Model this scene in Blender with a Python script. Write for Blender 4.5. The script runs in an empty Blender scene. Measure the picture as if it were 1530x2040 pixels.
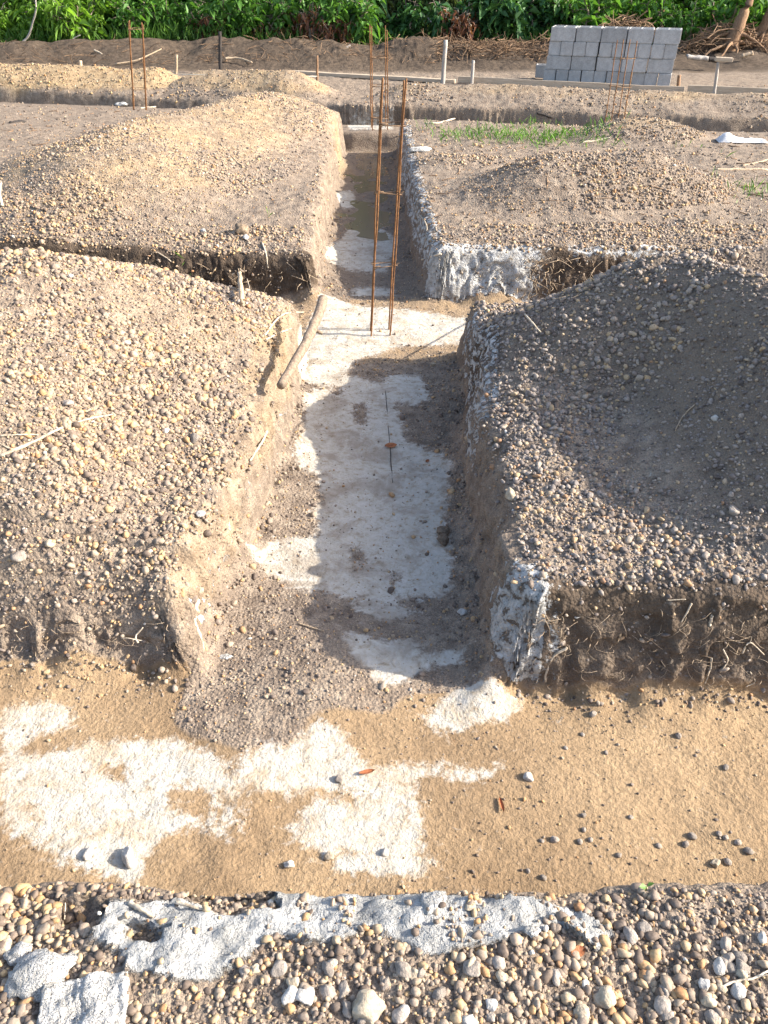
import bpy, bmesh, math, random
import numpy as np
from mathutils import Vector, Matrix, noise as mnoise
R = math.radians
random.seed(7); rng = np.random.default_rng(11)
sc = bpy.context.scene
col = sc.collection

# ------------------------------------------------------------------ camera
CAM_H, PITCH, FPX, CX, CY = 1.65, R(36.0), 1540.0, 765.0, 1020.0
cam_data = bpy.data.cameras.new('camera'); cam = bpy.data.objects.new('camera', cam_data); col.objects.link(cam)
cam.location = (0, 0, CAM_H); cam.rotation_euler = (math.pi/2 - PITCH, 0, 0)
cam_data.sensor_fit = 'VERTICAL'; cam_data.sensor_height = 24.0
cam_data.lens = 24.0*FPX/2040.0
cam_data.clip_start = 0.05; cam_data.clip_end = 2000
sc.camera = cam
# ------------------------------------------------------------------ sky and sun
SUN_EL, SUN_AZ = R(28.5), R(-3.0)          # azimuth measured from +x towards +y
world = bpy.data.worlds.new('World'); sc.world = world; world.use_nodes = True
wn = world.node_tree; bg = wn.nodes['Background']
sky = wn.nodes.new('ShaderNodeTexSky'); sky.sky_type = 'NISHITA'; sky.sun_disc = False
sky.sun_elevation = SUN_EL; sky.sun_rotation = math.pi/2 - SUN_AZ
sky.air_density = 1.0; sky.dust_density = 2.5; sky.ozone_density = 1.0
wn.links.new(sky.outputs[0], bg.inputs[0]); bg.inputs[1].default_value = 0.15
sd = bpy.data.lights.new('sun', 'SUN'); sd.energy = 4.6; sd.angle = R(0.6); sd.color = (1.0, 0.93, 0.82)
sun = bpy.data.objects.new('sun', sd); col.objects.link(sun)
sdir = Vector((math.cos(SUN_EL)*math.cos(SUN_AZ), math.cos(SUN_EL)*math.sin(SUN_AZ), math.sin(SUN_EL)))
sun.rotation_euler = (-sdir).to_track_quat('-Z', 'Y').to_euler(); sun.location = (12, 2, 9)
vs = sc.view_settings
vs.view_transform = 'Standard'; vs.look = 'None'; vs.gamma = 1.0; vs.use_curve_mapping = False
vs.exposure = 1.4
sc.render.engine = 'CYCLES'
sc.cycles.max_bounces = 5; sc.cycles.diffuse_bounces = 3; sc.cycles.glossy_bounces = 2
sc.cycles.transmission_bounces = 3; sc.cycles.transparent_max_bounces = 6
sc.cycles.use_denoising = True

# ------------------------------------------------------------------ numeric noise
_tab = np.random.default_rng(3).random((256, 256))
def vn(x, y):
    xi = np.floor(x).astype(int); yi = np.floor(y).astype(int)
    fx = x - xi; fy = y - yi
    fx = fx*fx*(3-2*fx); fy = fy*fy*(3-2*fy)
    a = _tab[xi & 255, yi & 255]; b = _tab[(xi+1) & 255, yi & 255]
    c = _tab[xi & 255, (yi+1) & 255]; d = _tab[(xi+1) & 255, (yi+1) & 255]
    return (a*(1-fx)+b*fx)*(1-fy)+(c*(1-fx)+d*fx)*fy
def fbm(x, y, f, o=4, s=0.0, g=0.5):
    r = 0; a = 1; t = 0
    for i in range(o):
        r = r + a*(vn(x*f+17.3*i+s*7.7, y*f-9.1*i+s*3.1)-0.5); t += a; a *= g; f *= 2.03
    return r/t*2
def sstep(a, b, x):
    t = np.clip((x-a)/(b-a), 0, 1); return t*t*(3-2*t)

# ------------------------------------------------------------------ pixel -> direction -> plane
cp, sp = math.cos(PITCH), math.sin(PITCH)
def pdir(u, v):
    x = (u-CX)/FPX; y = (v-CY)/FPX
    return np.array([x, cp - y*sp, -(sp + y*cp)])
def on_z(u, v, z):
    d = pdir(u, v); t = (z-CAM_H)/d[2]; return np.array([0, 0, CAM_H]) + t*d
def on_y(u, v, Y):
    d = pdir(u, v); t = Y/d[1]; return np.array([0, 0, CAM_H]) + t*d

# ------------------------------------------------------------------ terrain
ZF = -0.42
def xl(y): return np.interp(y, [0.9, 1.86, 2.4, 2.9, 3.9, 5.5, 7.3, 11.8], [-.68, -.64, -.585, -.535, -.48, -.465, -.49, -.50])
def xr(y): return np.interp(y, [0.9, 1.8, 2.9, 4.26, 4.6, 5.45, 6.5, 8.2, 11.4], [.34, .36, .385, .46, .46, .32, .235, .185, .15])
def y1n(x): return 1.0 + 0.0*x
def y1f(x): return 1.80 - 0.055*x
def y2n(x): return 4.50 + 0.0*x
def y2f(x): return 5.43 - 0.03*x
def y3f(x): return 11.35 - 0.2*np.clip(x, -6, 9)
def y3n(x): return y3f(x) - 0.75
def trench_d(x, y):
    """signed distance to the trench floors: <0 inside; also which wall"""
    wx = 0.024*fbm(x, y, 3.3, 2, 1)
    wy = 0.028*fbm(x, y, 3.1, 2, 3)
    dc = np.maximum(np.maximum(xl(y)-x, x-xr(y)) + wx, np.maximum(1.2-y, y-11.0))
    d1 = np.maximum(y1n(x)-y, y-y1f(x)) + wy
    d2 = np.maximum(y2n(x)-y, y-y2f(x)) + wy
    d3 = np.maximum(y3n(x)-y, y-y3f(x)) + 1.5*wy
    kk = .028
    d = -kk*np.log(np.exp(-np.clip(dc, -1, 3)/kk)+np.exp(-np.clip(d1, -1, 3)/kk)+np.exp(-np.clip(d2, -1, 3)/kk)+np.exp(-np.clip(d3, -1, 3)/kk))
    return d, d3
def seg(x, y, ax, ay, bx, by):
    vx, vy = bx-ax, by-ay; L = vx*vx+vy*vy+1e-9
    t = np.clip(((x-ax)*vx+(y-ay)*vy)/L, 0, 1)
    return x-(ax+t*vx), y-(ay+t*vy), t
def cone(x, y, pts, H, a, b, k=0.10, wob=0.12, s=0.0):
    best = None
    for (p, q, h0, h1) in pts:
        dx, dy, t = seg(x, y, p[0], p[1], q[0], q[1])
        r = np.sqrt((dx/a)**2+(dy/b)**2)
        r = r*(1+wob*fbm(x, y, 1.3, 3, s)*1.6)
        hh = h0+(h1-h0)*t
        c = hh - H*r
        c = k*H*np.logaddexp(0, c/(k*H))                     # soft foot
        top = hh*0.93
        c = top - 0.07*np.logaddexp(0, (top-c)/0.07)*1.0
        c = np.maximum(c, 0)
        best = c if best is None else np.maximum(best, c)
    return best
HEAPS = [
 # name-key, label, function
 ('near_left', 'sunlit heap of tan gravel beside the trench, a pale branch lying across it',
  lambda x, y: cone(x, y, [((-1.72, 2.75), (-1.62, 3.65), .47, .57), ((-1.62, 3.65), (-3.4, 3.7), .57, .55)], .54, 1.12, .95, s=1.0)),
 ('near_right', 'shaded dark gravel heap with a hollow scooped slope beside the trench',
  lambda x, y: cone(x, y, [((1.30, 3.60), (2.0, 3.58), .60, .64), ((2.0, 3.58), (3.6, 3.5), .64, .6), ((1.40, 3.5), (1.66, 2.95), .62, .64), ((1.66, 2.95), (1.72, 2.35), .64, .58)], .62, .88, .66, s=2.0)  # last ridge segment raised out of view to shade the front slope
                - 0.09*np.exp(-(((x-1.10)/.26)**2+((y-2.9)/.5)**2))),
 ('mid_left', 'broad yellowish gravel heap with two humps behind the cross trench',
  lambda x, y: cone(x, y, [((-2.35, 7.3), (-2.1, 8.1), .46, .47), ((-2.1, 8.1), (-1.35, 9.6), .44, .44)], .46, 1.30, 1.75, s=3.0)),
 ('mid_right', 'low grey brown gravel heap behind the white splashed trench wall',
  lambda x, y: cone(x, y, [((1.45, 6.85), (2.15, 6.95), .38, .40)], .40, .85, .72, s=4.0)),
 ('small_low', 'thin spread of straw coloured gravel beside the narrow trench',
  lambda x, y: cone(x, y, [((.6, 7.9), (1.15, 7.9), .12, .11)], .12, .5, .5, s=5.0)),
 ('small_far', 'small conical gravel heap at the foot of the leaning rebar by the blocks',
  lambda x, y: cone(x, y, [((2.75, 9.35), (2.95, 9.3), .24, .24)], .24, .62, .5, s=6.0)),
 ('far_left', 'long orange brown gravel ridge behind the rebar with tied tops',
  lambda x, y: cone(x, y, [((-9.0, 13.6), (-3.3, 12.75), .36, .36)], .36, .75, .62, s=7.0)),
 ('far_mid', 'rounded tan gravel ridge with a string stretched over it',
  lambda x, y: cone(x, y, [((-2.6, 12.6), (-1.35, 12.2), .34, .38)], .37, .8, .62, s=8.0)),
 ('far_right', 'long low brown gravel ridge in front of the board and block stack',
  lambda x, y: cone(x, y, [((.35, 11.95), (7.5, 10.55), .24, .24)], .24, .55, .52, s=9.0)),
]
def heaps(x, y):
    return np.stack([h(x, y) for _, _, h in HEAPS])
def poly_mask(x, y, polys, warp=0.03, s=0.0, z=ZF):
    xx = x + warp*fbm(x, y, 9, 4, 20+s, 0.6); yy = y + warp*1.3*fbm(x, y, 8, 4, 31+s, 0.6)
    m = np.zeros(x.shape, bool)
    for poly in polys:
        p = [on_z(u, v, z)[:2] for u, v in poly]; n = len(p); c = np.zeros(x.shape, bool); j = n-1
        for i in range(n):
            xi, yi = p[i]; xj, yj = p[j]
            t = ((yi > yy) != (yj > yy)) & (xx < (xj-xi)*(yy-yi)/(yj-yi+1e-12)+xi)
            c ^= t; j = i
        m |= c
    return m.astype(float)
CONC = [
 [(612,790),(690,748),(770,765),(795,830),(800,880),(850,890),(905,930),(885,1000),(880,1060),(905,1120),(890,1192),(800,1190),(700,1200),(655,1185),(590,1172),(515,1150),(500,1110),(560,1075),(620,1080),(645,1035),(600,1020),(642,1000),(630,950),(590,930),(600,880),(610,830)],
 [(590,690),(640,595),(720,608),(830,620),(980,640),(930,690),(800,688),(720,712),(660,765),(600,760)],
 [(765,752),(835,742),(855,795),(820,812),(780,790)],
 [(665,1235),(700,1268),(780,1290),(830,1280),(862,1345),(780,1372),(720,1350),(690,1300)],
 [(860,1300),(925,1300),(910,1335),(860,1322)], [(690,1205),(800,1200),(840,1235),(760,1245)],
 [(900,1378),(1045,1385),(1000,1440),(880,1462),(820,1430)],
 [(0,1412),(80,1400),(170,1430),(200,1475),(345,1470),(455,1520),(482,1600),(470,1705),(380,1640),(300,1690),(270,1770),(180,1745),(100,1690),(0,1665)],
 [(485,1502),(590,1480),(640,1440),(700,1480),(720,1530),(1000,1530),(1012,1546),(820,1560),(832,1640),(862,1745),(800,1748),(650,1722),(560,1682),(600,1620),(490,1572)],
 [(665,490),(700,450),(760,455),(792,480),(770,545),(700,540),(650,520)], [(668,388),(700,378),(712,412),(680,418)],
 [(695,262),(785,262),(785,290),(695,292)], [(700,572),(790,575),(785,590),(700,590)], [(725,425),(760,425),(755,452),(720,448)],
]
HOLES = [[(60,1455),(200,1440),(170,1490),(50,1500)], [(320,1575),(430,1570),(450,1640),(350,1620)], [(190,1520),(300,1545),(200,1560)],
         [(480,1585),(640,1588),(560,1650),(490,1640)], [(330,1655),(450,1680),(440,1720),(300,1740)], [(0,1595),(120,1600),(70,1625)],
         [(600,1560),(760,1572),(700,1592),(600,1585)], [(640,1690),(740,1705),(700,1720)], [(690,1070),(730,1120),(700,1160)], [(770,1130),(800,1150),(780,1185)],
         [(655,765),(690,770),(670,800)],[(700,800),(735,800),(735,850),(705,845)]]
FRONT = [[(-700,1330),(-700,1900),(2300,1900),(2300,1330)]]
FAN = [[(440,1180),(400,1340),(350,1440),(470,1492),(600,1480),(640,1430),(760,1445),(830,1400),(1000,1370),(960,1200),(840,1240),(830,1270),(700,1260),(650,1190)]]
MORTAR = [[(80,1765),(290,1790),(420,1765),(560,1752),(850,1765),(1060,1785),(1160,1800),(1235,1850),(1185,1895),(1120,1840),(1060,1870),(960,1880),(860,1912),(800,1880),(740,1845),(620,1875),(560,1850),(480,1905),(400,1960),(250,1960),(240,1900),(160,1880),(210,1830)]]
PITS = [[(370,1770),(540,1770),(560,1810),(430,1822)], [(120,1790),(215,1800),(190,1850),(110,1850)], [(240,1835),(340,1850),(310,1880),(240,1875)]]
def height(x, y, fine=True):
    x = np.asarray(x, float); y = np.asarray(y, float)
    d, d3 = trench_d(x, y)
    hs = heaps(x, y)
    top = hs.max(0)
    slab = 0.025*fbm(x, y, 0.6, 3, 5) + 0.012*fbm(x, y, 3, 3, 6)
    berm = 0.34*np.exp(-((y-16.3-0.5*fbm(x, y, .5, 2, 8))/.75)**2)*(0.8+0.6*fbm(x, y, 1.2, 4, 9))
    berm = berm*sstep(14, 15.2, y)
    far = 0.12*sstep(15, 18, y)
    slab = slab - (.04+.045*sstep(.2, -.5, x))*np.exp(-((y-5.5)/.55)**2)
    g = slab + top + berm + far
    floor = ZF + (0.20+.12*sstep(-.8, -2.2, x))*sstep(0.0, 0.12, -d3)*(d3 < 0) + 0.006*fbm(x, y, 2.2, 3, 11)
    inside = np.maximum(-d, 0)
    floor = floor + 0.055*np.exp(-inside/0.055)*(0.8+1.6*fbm(x, y, 5, 3, 12))          # spill along the foot of the walls
    fan = np.exp(-(((x+.24)/.34)**2+((y-1.86)/.28)**2))
    floor = floor + 0.045*fan
    floor = floor + 0.010*fbm(x, y, 7, 4, 60)*sstep(.0, .5, fbm(x, y, 1.4, 2, 61)+.3)
    dcx = np.maximum(xl(y)-x, x-xr(y)); df = y-y1f(x)
    W = .055 + .045*np.maximum(sstep(.14, -.02, np.minimum(df, 9)), sstep(.05, .3, dcx)) + 0.03*fbm(x, y, 1.6, 2, 13)
    W = W + 0.07*sstep(-.3, -1.0, x)*(df < .3)*(df > -.1)
    t = np.clip(d/W, 0, 1)
    prof = 0.72*t + 0.28*sstep(0, 1, t)
    prof = np.where(t < 1, prof, 1.0)
    lip = 1 - 0.25*np.exp(-np.maximum(d-W, 0)/0.06)                                       # heaps fall away at the lip
    gg = np.minimum(g, slab + berm + far + top*lip)
    round_ = -0.035*np.exp(-np.maximum(d-W, 0)/0.04)
    fr = (y < 2.9)*(y > 1.4)
    round_ = round_ - 0.12*np.exp(-np.maximum(df-W, 0)/0.22)*fr*sstep(-.3, -.8, x)
    z = floor + (gg + round_ - floor)*prof
    if fine:
        h = top > 0.03
        z = z + (0.015*fbm(x, y, 4.5, 3, 14) + 0.010*fbm(x, y, 20, 3, 15))*sstep(0, .05, d)
        z = z + 0.030*fbm(x, y, 1.9, 3, 16)*sstep(.04, .25, top)*sstep(.05, .3, d)
        bank = (y < 1.1)
        if np.any(bank):
            mm = poly_mask(x, y, MORTAR, .015, 3, 0.0)*bank
            pp = poly_mask(x, y, PITS, .012, 4, 0.0)*bank
            z = z + mm*(0.012+0.020*fbm(x, y, 18, 4, 17, .7)+.006*fbm(x, y, 60, 2, 18)) - pp*0.03
    return z
def hgt(x, y):
    return float(height(np.array([x]), np.array([y]))[0])
def hit(u, v, near=0.9, far=26.0):
    d = pdir(u, v); n = 240
    t = np.geomspace(near, far, n)
    P = np.array([0, 0, CAM_H])[:, None] + d[:, None]*t
    z = height(P[0], P[1]); s = P[2]-z
    k = np.argmax(s < 0)
    if s[k] >= 0: return Vector(on_z(u, v, 0))
    t2 = np.linspace(t[k-1], t[k], 30)
    P = np.array([0, 0, CAM_H])[:, None] + d[:, None]*t2
    s = P[2]-height(P[0], P[1]); j = np.argmax(s < 0)
    return Vector((P[0][j], P[1][j], P[2][j]))

# ------------------------------------------------------------------ node helpers
def mat(name, rough=0.9, spec=0.2):
    m = bpy.data.materials.new(name); m.use_nodes = True
    nt = m.node_tree; b = nt.nodes['Principled BSDF']
    b.inputs['Roughness'].default_value = rough; b.inputs['Specular IOR Level'].default_value = spec
    return m, nt, b
def N(nt, typ, **kw):
    n = nt.nodes.new(typ)
    for k, v in kw.items():
        if k.startswith('i_'):
            key = k[2:]; key = int(key) if key.isdigit() else key.replace('_', ' ')
            n.inputs[key].default_value = v
        else: setattr(n, k, v)
    return n
def L(nt, a, b): nt.links.new(a, b)
def mixc(nt, fac, a, b, blend='MIX'):
    n = nt.nodes.new('ShaderNodeMix'); n.data_type = 'RGBA'; n.blend_type = blend
    if isinstance(fac, (int, float)): n.inputs[0].default_value = fac
    else: L(nt, fac, n.inputs[0])
    for s, v in ((6, a), (7, b)):
        if isinstance(v, (tuple, list)): n.inputs[s].default_value = (*v[:3], 1)
        else: L(nt, v, n.inputs[s])
    return n.outputs[2]
def math_(nt, op, a, b=0.0, c=None, clamp=False):
    n = nt.nodes.new('ShaderNodeMath'); n.operation = op; n.use_clamp = clamp
    for i, v in enumerate((a, b) if c is None else (a, b, c)):
        if isinstance(v, (int, float)): n.inputs[i].default_value = v
        else: L(nt, v, n.inputs[i])
    return n.outputs[0]
def noise_(nt, vec, scale, detail=4, rough=.55, dist=0.0):
    n = N(nt, 'ShaderNodeTexNoise'); n.inputs['Scale'].default_value = scale; n.inputs['Detail'].default_value = detail
    n.inputs['Roughness'].default_value = rough; n.inputs['Distortion'].default_value = dist
    if vec is not None: L(nt, vec, n.inputs['Vector'])
    return n.outputs['Fac']
def ramp(nt, fac, stops):
    n = nt.nodes.new('ShaderNodeValToRGB'); e = n.color_ramp.elements
    while len(e) < len(stops): e.new(0.5)
    for i, (p, c) in enumerate(stops):
        e[i].position = p; e[i].color = (*c, 1) if len(c) == 3 else c
    L(nt, fac, n.inputs[0]); return n.outputs[0]
def mapr(nt, v, a, b, c=0.0, d=1.0):
    n = nt.nodes.new('ShaderNodeMapRange'); n.interpolation_type = 'SMOOTHSTEP'
    L(nt, v, n.inputs[0])
    for i, q in enumerate((a, b, c, d)): n.inputs[i+1].default_value = q
    return n.outputs[0]
def bump(nt, h, strength, dist, prev=None):
    n = nt.nodes.new('ShaderNodeBump'); n.inputs['Strength'].default_value = strength; n.inputs['Distance'].default_value = dist
    L(nt, h, n.inputs['Height'])
    if prev is not None: L(nt, prev, n.inputs['Normal'])
    return n.outputs[0]

# ------------------------------------------------------------------ ground material
def ground_material():
    m, nt, b = mat('site_ground', 0.95, 0.15)
    pos = N(nt, 'ShaderNodeNewGeometry').outputs['Position']
    A = N(nt, 'ShaderNodeAttribute', attribute_name='mask_a'); B = N(nt, 'ShaderNodeAttribute', attribute_name='mask_b')
    sa = N(nt, 'ShaderNodeSeparateColor'); L(nt, A.outputs['Color'], sa.inputs[0])
    sb = N(nt, 'ShaderNodeSeparateColor'); L(nt, B.outputs['Color'], sb.inputs[0])
    conc, tan, plas = sa.outputs; dark, yel, mor = sb.outputs
    n1 = noise_(nt, pos, 1.7, 5); n2 = noise_(nt, pos, 14, 5, .6); n3 = noise_(nt, pos, 70, 4, .65); n4 = noise_(nt, pos, 230, 3, .6)
    soil = ramp(nt, n2, [(.28, (.13, .10, .078)), (.5, (.215, .17, .132)), (.72, (.32, .26, .20))])
    grain = ramp(nt, n4, [(.35, (.55, .55, .56)), (.5, (1, 1, 1)), (.66, (1.5, 1.42, 1.3))])
    soil = mixc(nt, .75, soil, grain, 'MULTIPLY')
    yc = ramp(nt, n2, [(.3, (.25, .17, .095)), (.7, (.42, .31, .185))])
    yf = mapr(nt, math_(nt, 'ADD', yel, math_(nt, 'MULTIPLY_ADD', n1, .9, -.45)), .25, .8)
    c = mixc(nt, yf, soil, yc)
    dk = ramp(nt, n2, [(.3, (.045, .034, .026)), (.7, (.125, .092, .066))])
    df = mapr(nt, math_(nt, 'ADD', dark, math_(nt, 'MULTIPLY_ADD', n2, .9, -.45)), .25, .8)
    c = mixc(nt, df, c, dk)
    tc = ramp(nt, n1, [(.3, (.215, .145, .085)), (.7, (.35, .25, .15))])
    tc = mixc(nt, .5, tc, ramp(nt, n3, [(.32, (.55, .53, .50)), (.5, (.95, .95, .95)), (.7, (1.3, 1.3, 1.28))]), 'MULTIPLY')
    tf = mapr(nt, math_(nt, 'ADD', tan, math_(nt, 'MULTIPLY_ADD', n2, .6, -.3)), .3, .7)
    c = mixc(nt, tf, c, tc)
    n2b = noise_(nt, pos, 26, 6, .68, .4)
    cc = ramp(nt, n2b, [(.30, (.30, .245, .175)), (.46, (.435, .40, .34)), (.75, (.53, .505, .465))])
    cc = mixc(nt, mapr(nt, n3, .60, .72), cc, (.30, .235, .165))
    film = mapr(nt, noise_(nt, pos, 5.5, 6, .66, .6), .44, .66)
    cc = mixc(nt, math_(nt, 'MULTIPLY', film, .62), cc, mixc(nt, tf, (.24, .19, .14), (.36, .265, .165)))
    cf = mapr(nt, math_(nt, 'ADD', conc, math_(nt, 'ADD', math_(nt, 'MULTIPLY_ADD', n2b, 2.0, -1.0), math_(nt, 'MULTIPLY_ADD', n3, .8, -.4))), .22, .80)
    c = mixc(nt, cf, c, cc)
    pc = ramp(nt, n2b, [(.35, (.30, .28, .25)), (.6, (.52, .515, .50))])
    pf = mapr(nt, math_(nt, 'ADD', plas, math_(nt, 'MULTIPLY_ADD', n2b, 2.2, -1.1)), .42, .58)
    c = mixc(nt, pf, c, pc)
    mc = ramp(nt, n2, [(.3, (.29, .285, .27)), (.7, (.46, .455, .44))])
    mc = mixc(nt, mapr(nt, n3, .62, .74), mc, (.28, .23, .17))
    mf = mapr(nt, math_(nt, 'ADD', mor, math_(nt, 'MULTIPLY_ADD', n3, .8, -.4)), .35, .6)
    c = mixc(nt, mf, c, mc)
    L(nt, c, b.inputs['Base Color'])
    vor = N(nt, 'ShaderNodeTexVoronoi', feature='F1'); vor.inputs['Scale'].default_value = 75; L(nt, pos, vor.inputs['Vector'])
    peb = math_(nt, 'SUBTRACT', 1.0, vor.outputs['Distance'])
    flat = math_(nt, 'MAXIMUM', math_(nt, 'MAXIMUM', cf, tf), mf)
    peb = math_(nt, 'MULTIPLY', peb, math_(nt, 'SUBTRACT', 1.0, math_(nt, 'MULTIPLY', flat, .85)))
    lump = math_(nt, 'MULTIPLY', math_(nt, 'ADD', n2b, math_(nt, 'MULTIPLY', n3, .6)), math_(nt, 'MAXIMUM', mf, pf))
    nb = bump(nt, n2, .5, .02); nb = bump(nt, lump, .8, .012, nb); nb = bump(nt, n3, .9, .009, nb); nb = bump(nt, peb, .7, .008, nb); nb = bump(nt, n4, .5, .003, nb)
    L(nt, nb, b.inputs['Normal'])
    return m
GROUND = ground_material()

def new_mesh(name, verts, faces, material=None, smooth=False):
    me = bpy.data.meshes.new(name)
    verts = np.asarray(verts, np.float32); faces = np.asarray(faces, np.int32)
    nv, nf, k = len(verts), len(faces), faces.shape[1]
    me.vertices.add(nv); me.vertices.foreach_set('co', verts.ravel())
    me.loops.add(nf*k); me.loops.foreach_set('vertex_index', faces.ravel())
    me.polygons.add(nf); me.polygons.foreach_set('loop_start', np.arange(0, nf*k, k, dtype=np.int32))
    try: me.polygons.foreach_set('loop_total', np.full(nf, k, np.int32))
    except Exception: pass
    me.update(calc_edges=True)
    if smooth: me.polygons.foreach_set('use_smooth', np.ones(nf, bool))
    if material: me.materials.append(material)
    return me
def link(name, me, parent=None, label=None, cat=None, group=None, kind=None, loc=None):
    o = bpy.data.objects.new(name, me); col.objects.link(o)
    if loc is not None: o.location = loc
    if parent is not None: o.parent = parent
    if label: o['label'] = label
    if cat: o['category'] = cat
    if group: o['group'] = group
    if kind: o['kind'] = kind
    return o

# ------------------------------------------------------------------ terrain mesh
def spans(lst):
    out = []
    for i, (n, mode) in enumerate(lst):
        t = np.arange(n)/n
        if mode == 'in': t = 1-(1-t)**2.2        # denser towards the end
        if mode == 'out': t = t**2.2             # denser towards the start
        out.append((i, t))
    return out
def axis(anchors, lst, other):
    cols = []
    for i, t in spans(lst):
        a = anchors[i](other); b = anchors[i+1](other)
        for q in t: cols.append(a + (b-a)*q)
    cols.append(anchors[-1](other))
    return cols
K = lambda c: (lambda o: np.full_like(o, c))
xa = [K(-60.), K(-9.), K(-4.), K(-1.75), lambda y: xl(y)-.17, lambda y: xl(y)+.03, lambda y: xr(y)-.03, lambda y: xr(y)+.17, K(1.85), K(4.), K(9.), K(60.)]
xs = [(14, 'in'), (70, ''), (110, ''), (95, ''), (44, ''), (78, ''), (44, ''), (110, ''), (110, ''), (70, ''), (14, 'out')]
ya = [K(-3.), K(.3), lambda x: y1n(x)-.16, lambda x: y1n(x)+.03, lambda x: y1f(x)-.03, lambda x: y1f(x)+.20, K(4.3), lambda x: y2n(x)+.03,
      lambda x: y2f(x)-.03, lambda x: y2f(x)+.16, K(9.3), lambda x: y3n(x)-.2, lambda x: y3f(x)-.04, lambda x: y3f(x)+.2, K(18.), K(120.)]
ys = [(12, 'in'), (70, ''), (24, ''), (90, ''), (50, ''), (215, ''), (20, ''), (60, ''), (36, ''), (170, ''), (40, ''), (26, ''), (22, ''), (150, ''), (30, 'out')]
nomx = np.array([float(np.mean(c)) for c in axis(xa, xs, np.array([3.0]))])
nomy = np.array([float(np.mean(c)) for c in axis(ya, ys, np.array([0.0]))])
XX = np.stack(axis(xa, xs, nomy), axis=1)          # rows y, cols x
YY = np.stack(axis(ya, ys, nomx), axis=0)
NR, NC = XX.shape
D, D3 = trench_d(XX, YY)
ZZ = height(XX, YY)
HS = heaps(XX, YY); HT = HS.max(0); HI = HS.argmax(0)
# rough walls: push wall vertices sideways and along
gy_, gx_ = np.gradient(D)
wallm = np.exp(-((D-.045)/.05)**2)
ddx = np.gradient(D, axis=1)/np.maximum(np.abs(np.gradient(XX, axis=1)), 1e-4)
ddy = np.gradient(D, axis=0)/np.maximum(np.abs(np.gradient(YY, axis=0)), 1e-4)
nn = np.sqrt(ddx**2+ddy**2)+1e-6; ddx /= nn; ddy /= nn
al = XX*np.abs(ddy)+YY*np.abs(ddx)
rough = 0.040*fbm(al, ZZ, 7, 4, 41, .6) + 0.022*fbm(al, ZZ, 26, 3, 42, .6)
corner = np.clip((np.abs(np.abs(ddx)-np.abs(ddy))-.35)*3, 0, 1)
rough = rough*corner + (1-corner)*(0.035*fbm(XX+YY, ZZ, 9, 3, 43, .6))
near_w = np.clip(1.3-YY/14, .3, 1)
P = np.stack([XX + ddx*rough*wallm*near_w, YY + ddy*rough*wallm*near_w, ZZ + 0.02*fbm(XX+.7*YY, ZZ, 18, 3, 44)*wallm*corner], axis=-1)
# masks
floor_m = sstep(.03, -.01, D)
conc = np.maximum(poly_mask(XX, YY, CONC, .035), 0)*(1-poly_mask(XX, YY, HOLES, .04, 2))*(D < .03)
fan = poly_mask(XX, YY, FAN, .05, 5)
front = (YY < y1f(XX)+.03)*(YY > y1n(XX)-.06)
tan = front*floor_m*(1-.9*fan)
tan = np.maximum(tan, .55*floor_m*(YY > 4.4)*(YY < 5.5))
wall = sstep(0, .02, D)*sstep(.17, .12, D)
depth = np.clip((0.02-ZZ)/.42, 0, 1)
plas = np.zeros_like(XX)
rw = (XX > xr(YY)-.02)*(XX < xr(YY)+.17)
plas += rw*(YY > 2.75)*(YY < 4.3)*wall*.50*sstep(2.75, 3.1, YY)
plas += rw*(YY > 1.7)*(YY < 2.05)*wall*.30
plas += rw*(YY > 5.3)*(YY < 10.5)*wall*.50
fw2 = (YY > y2f(XX)-.03)*(YY < y2f(XX)+.17)
plas += fw2*(XX > .2)*(XX < 1.25)*sstep(-.02, .02, D)*sstep(.2, .14, D)*.80*sstep(1.3, .95, XX)
plas += fw2*(XX > 1.3)*(XX < 2.1)*sstep(.06, .10, D)*sstep(.2, .14, D)*.6
plas += (np.abs(XX-xl(YY)) < .16)*(YY > 2.0)*(YY < 3.6)*wall*.42*depth
fw1 = (YY > y1f(XX)-.03)*(YY < y1f(XX)+.2)
plas += fw1*(XX > .36)*(XX < .58)*wall*.38
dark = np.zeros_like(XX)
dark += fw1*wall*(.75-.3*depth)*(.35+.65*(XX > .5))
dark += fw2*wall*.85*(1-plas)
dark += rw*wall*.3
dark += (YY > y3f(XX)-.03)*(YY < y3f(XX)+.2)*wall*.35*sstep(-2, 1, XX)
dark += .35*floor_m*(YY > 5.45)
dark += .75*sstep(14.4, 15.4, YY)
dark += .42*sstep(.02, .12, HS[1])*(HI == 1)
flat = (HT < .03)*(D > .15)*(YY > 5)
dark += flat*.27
yel = np.zeros_like(XX)
for i, w in zip(range(len(HEAPS)), (.35, .05, .50, .25, .6, .4, 1.0, .6, .45)):
    yel += w*(HI == i)*sstep(.02, .15, HT)
yel += (XX < -.3)*(np.abs(XX-xl(YY)) < .2)*wall*.40*(YY < 4.4)
mor = poly_mask(XX, YY, MORTAR, .018, 3, 0.0)*(1-poly_mask(XX, YY, PITS, .012, 4, 0.0))*(YY < 1.08)
def blur(a, k):
    for ax in (0, 1):
        c = np.cumsum(np.pad(a, [(k+1, k) if i == ax else (0, 0) for i in (0, 1)], mode='edge'), axis=ax)
        a = (np.take(c, range(2*k+1, c.shape[ax]), ax)-np.take(c, range(0, c.shape[ax]-2*k-1), ax))/(2*k+1)
    return a
conc = blur(blur(conc, 3), 2); tan = blur(tan, 3); mor_s = blur(blur(mor, 2), 2)
V = P.reshape(-1, 3)
MA = np.stack([conc, np.clip(tan, 0, 1), np.clip(plas, 0, 1), np.ones_like(XX)], -1).reshape(-1, 4).astype(np.float32)
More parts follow.
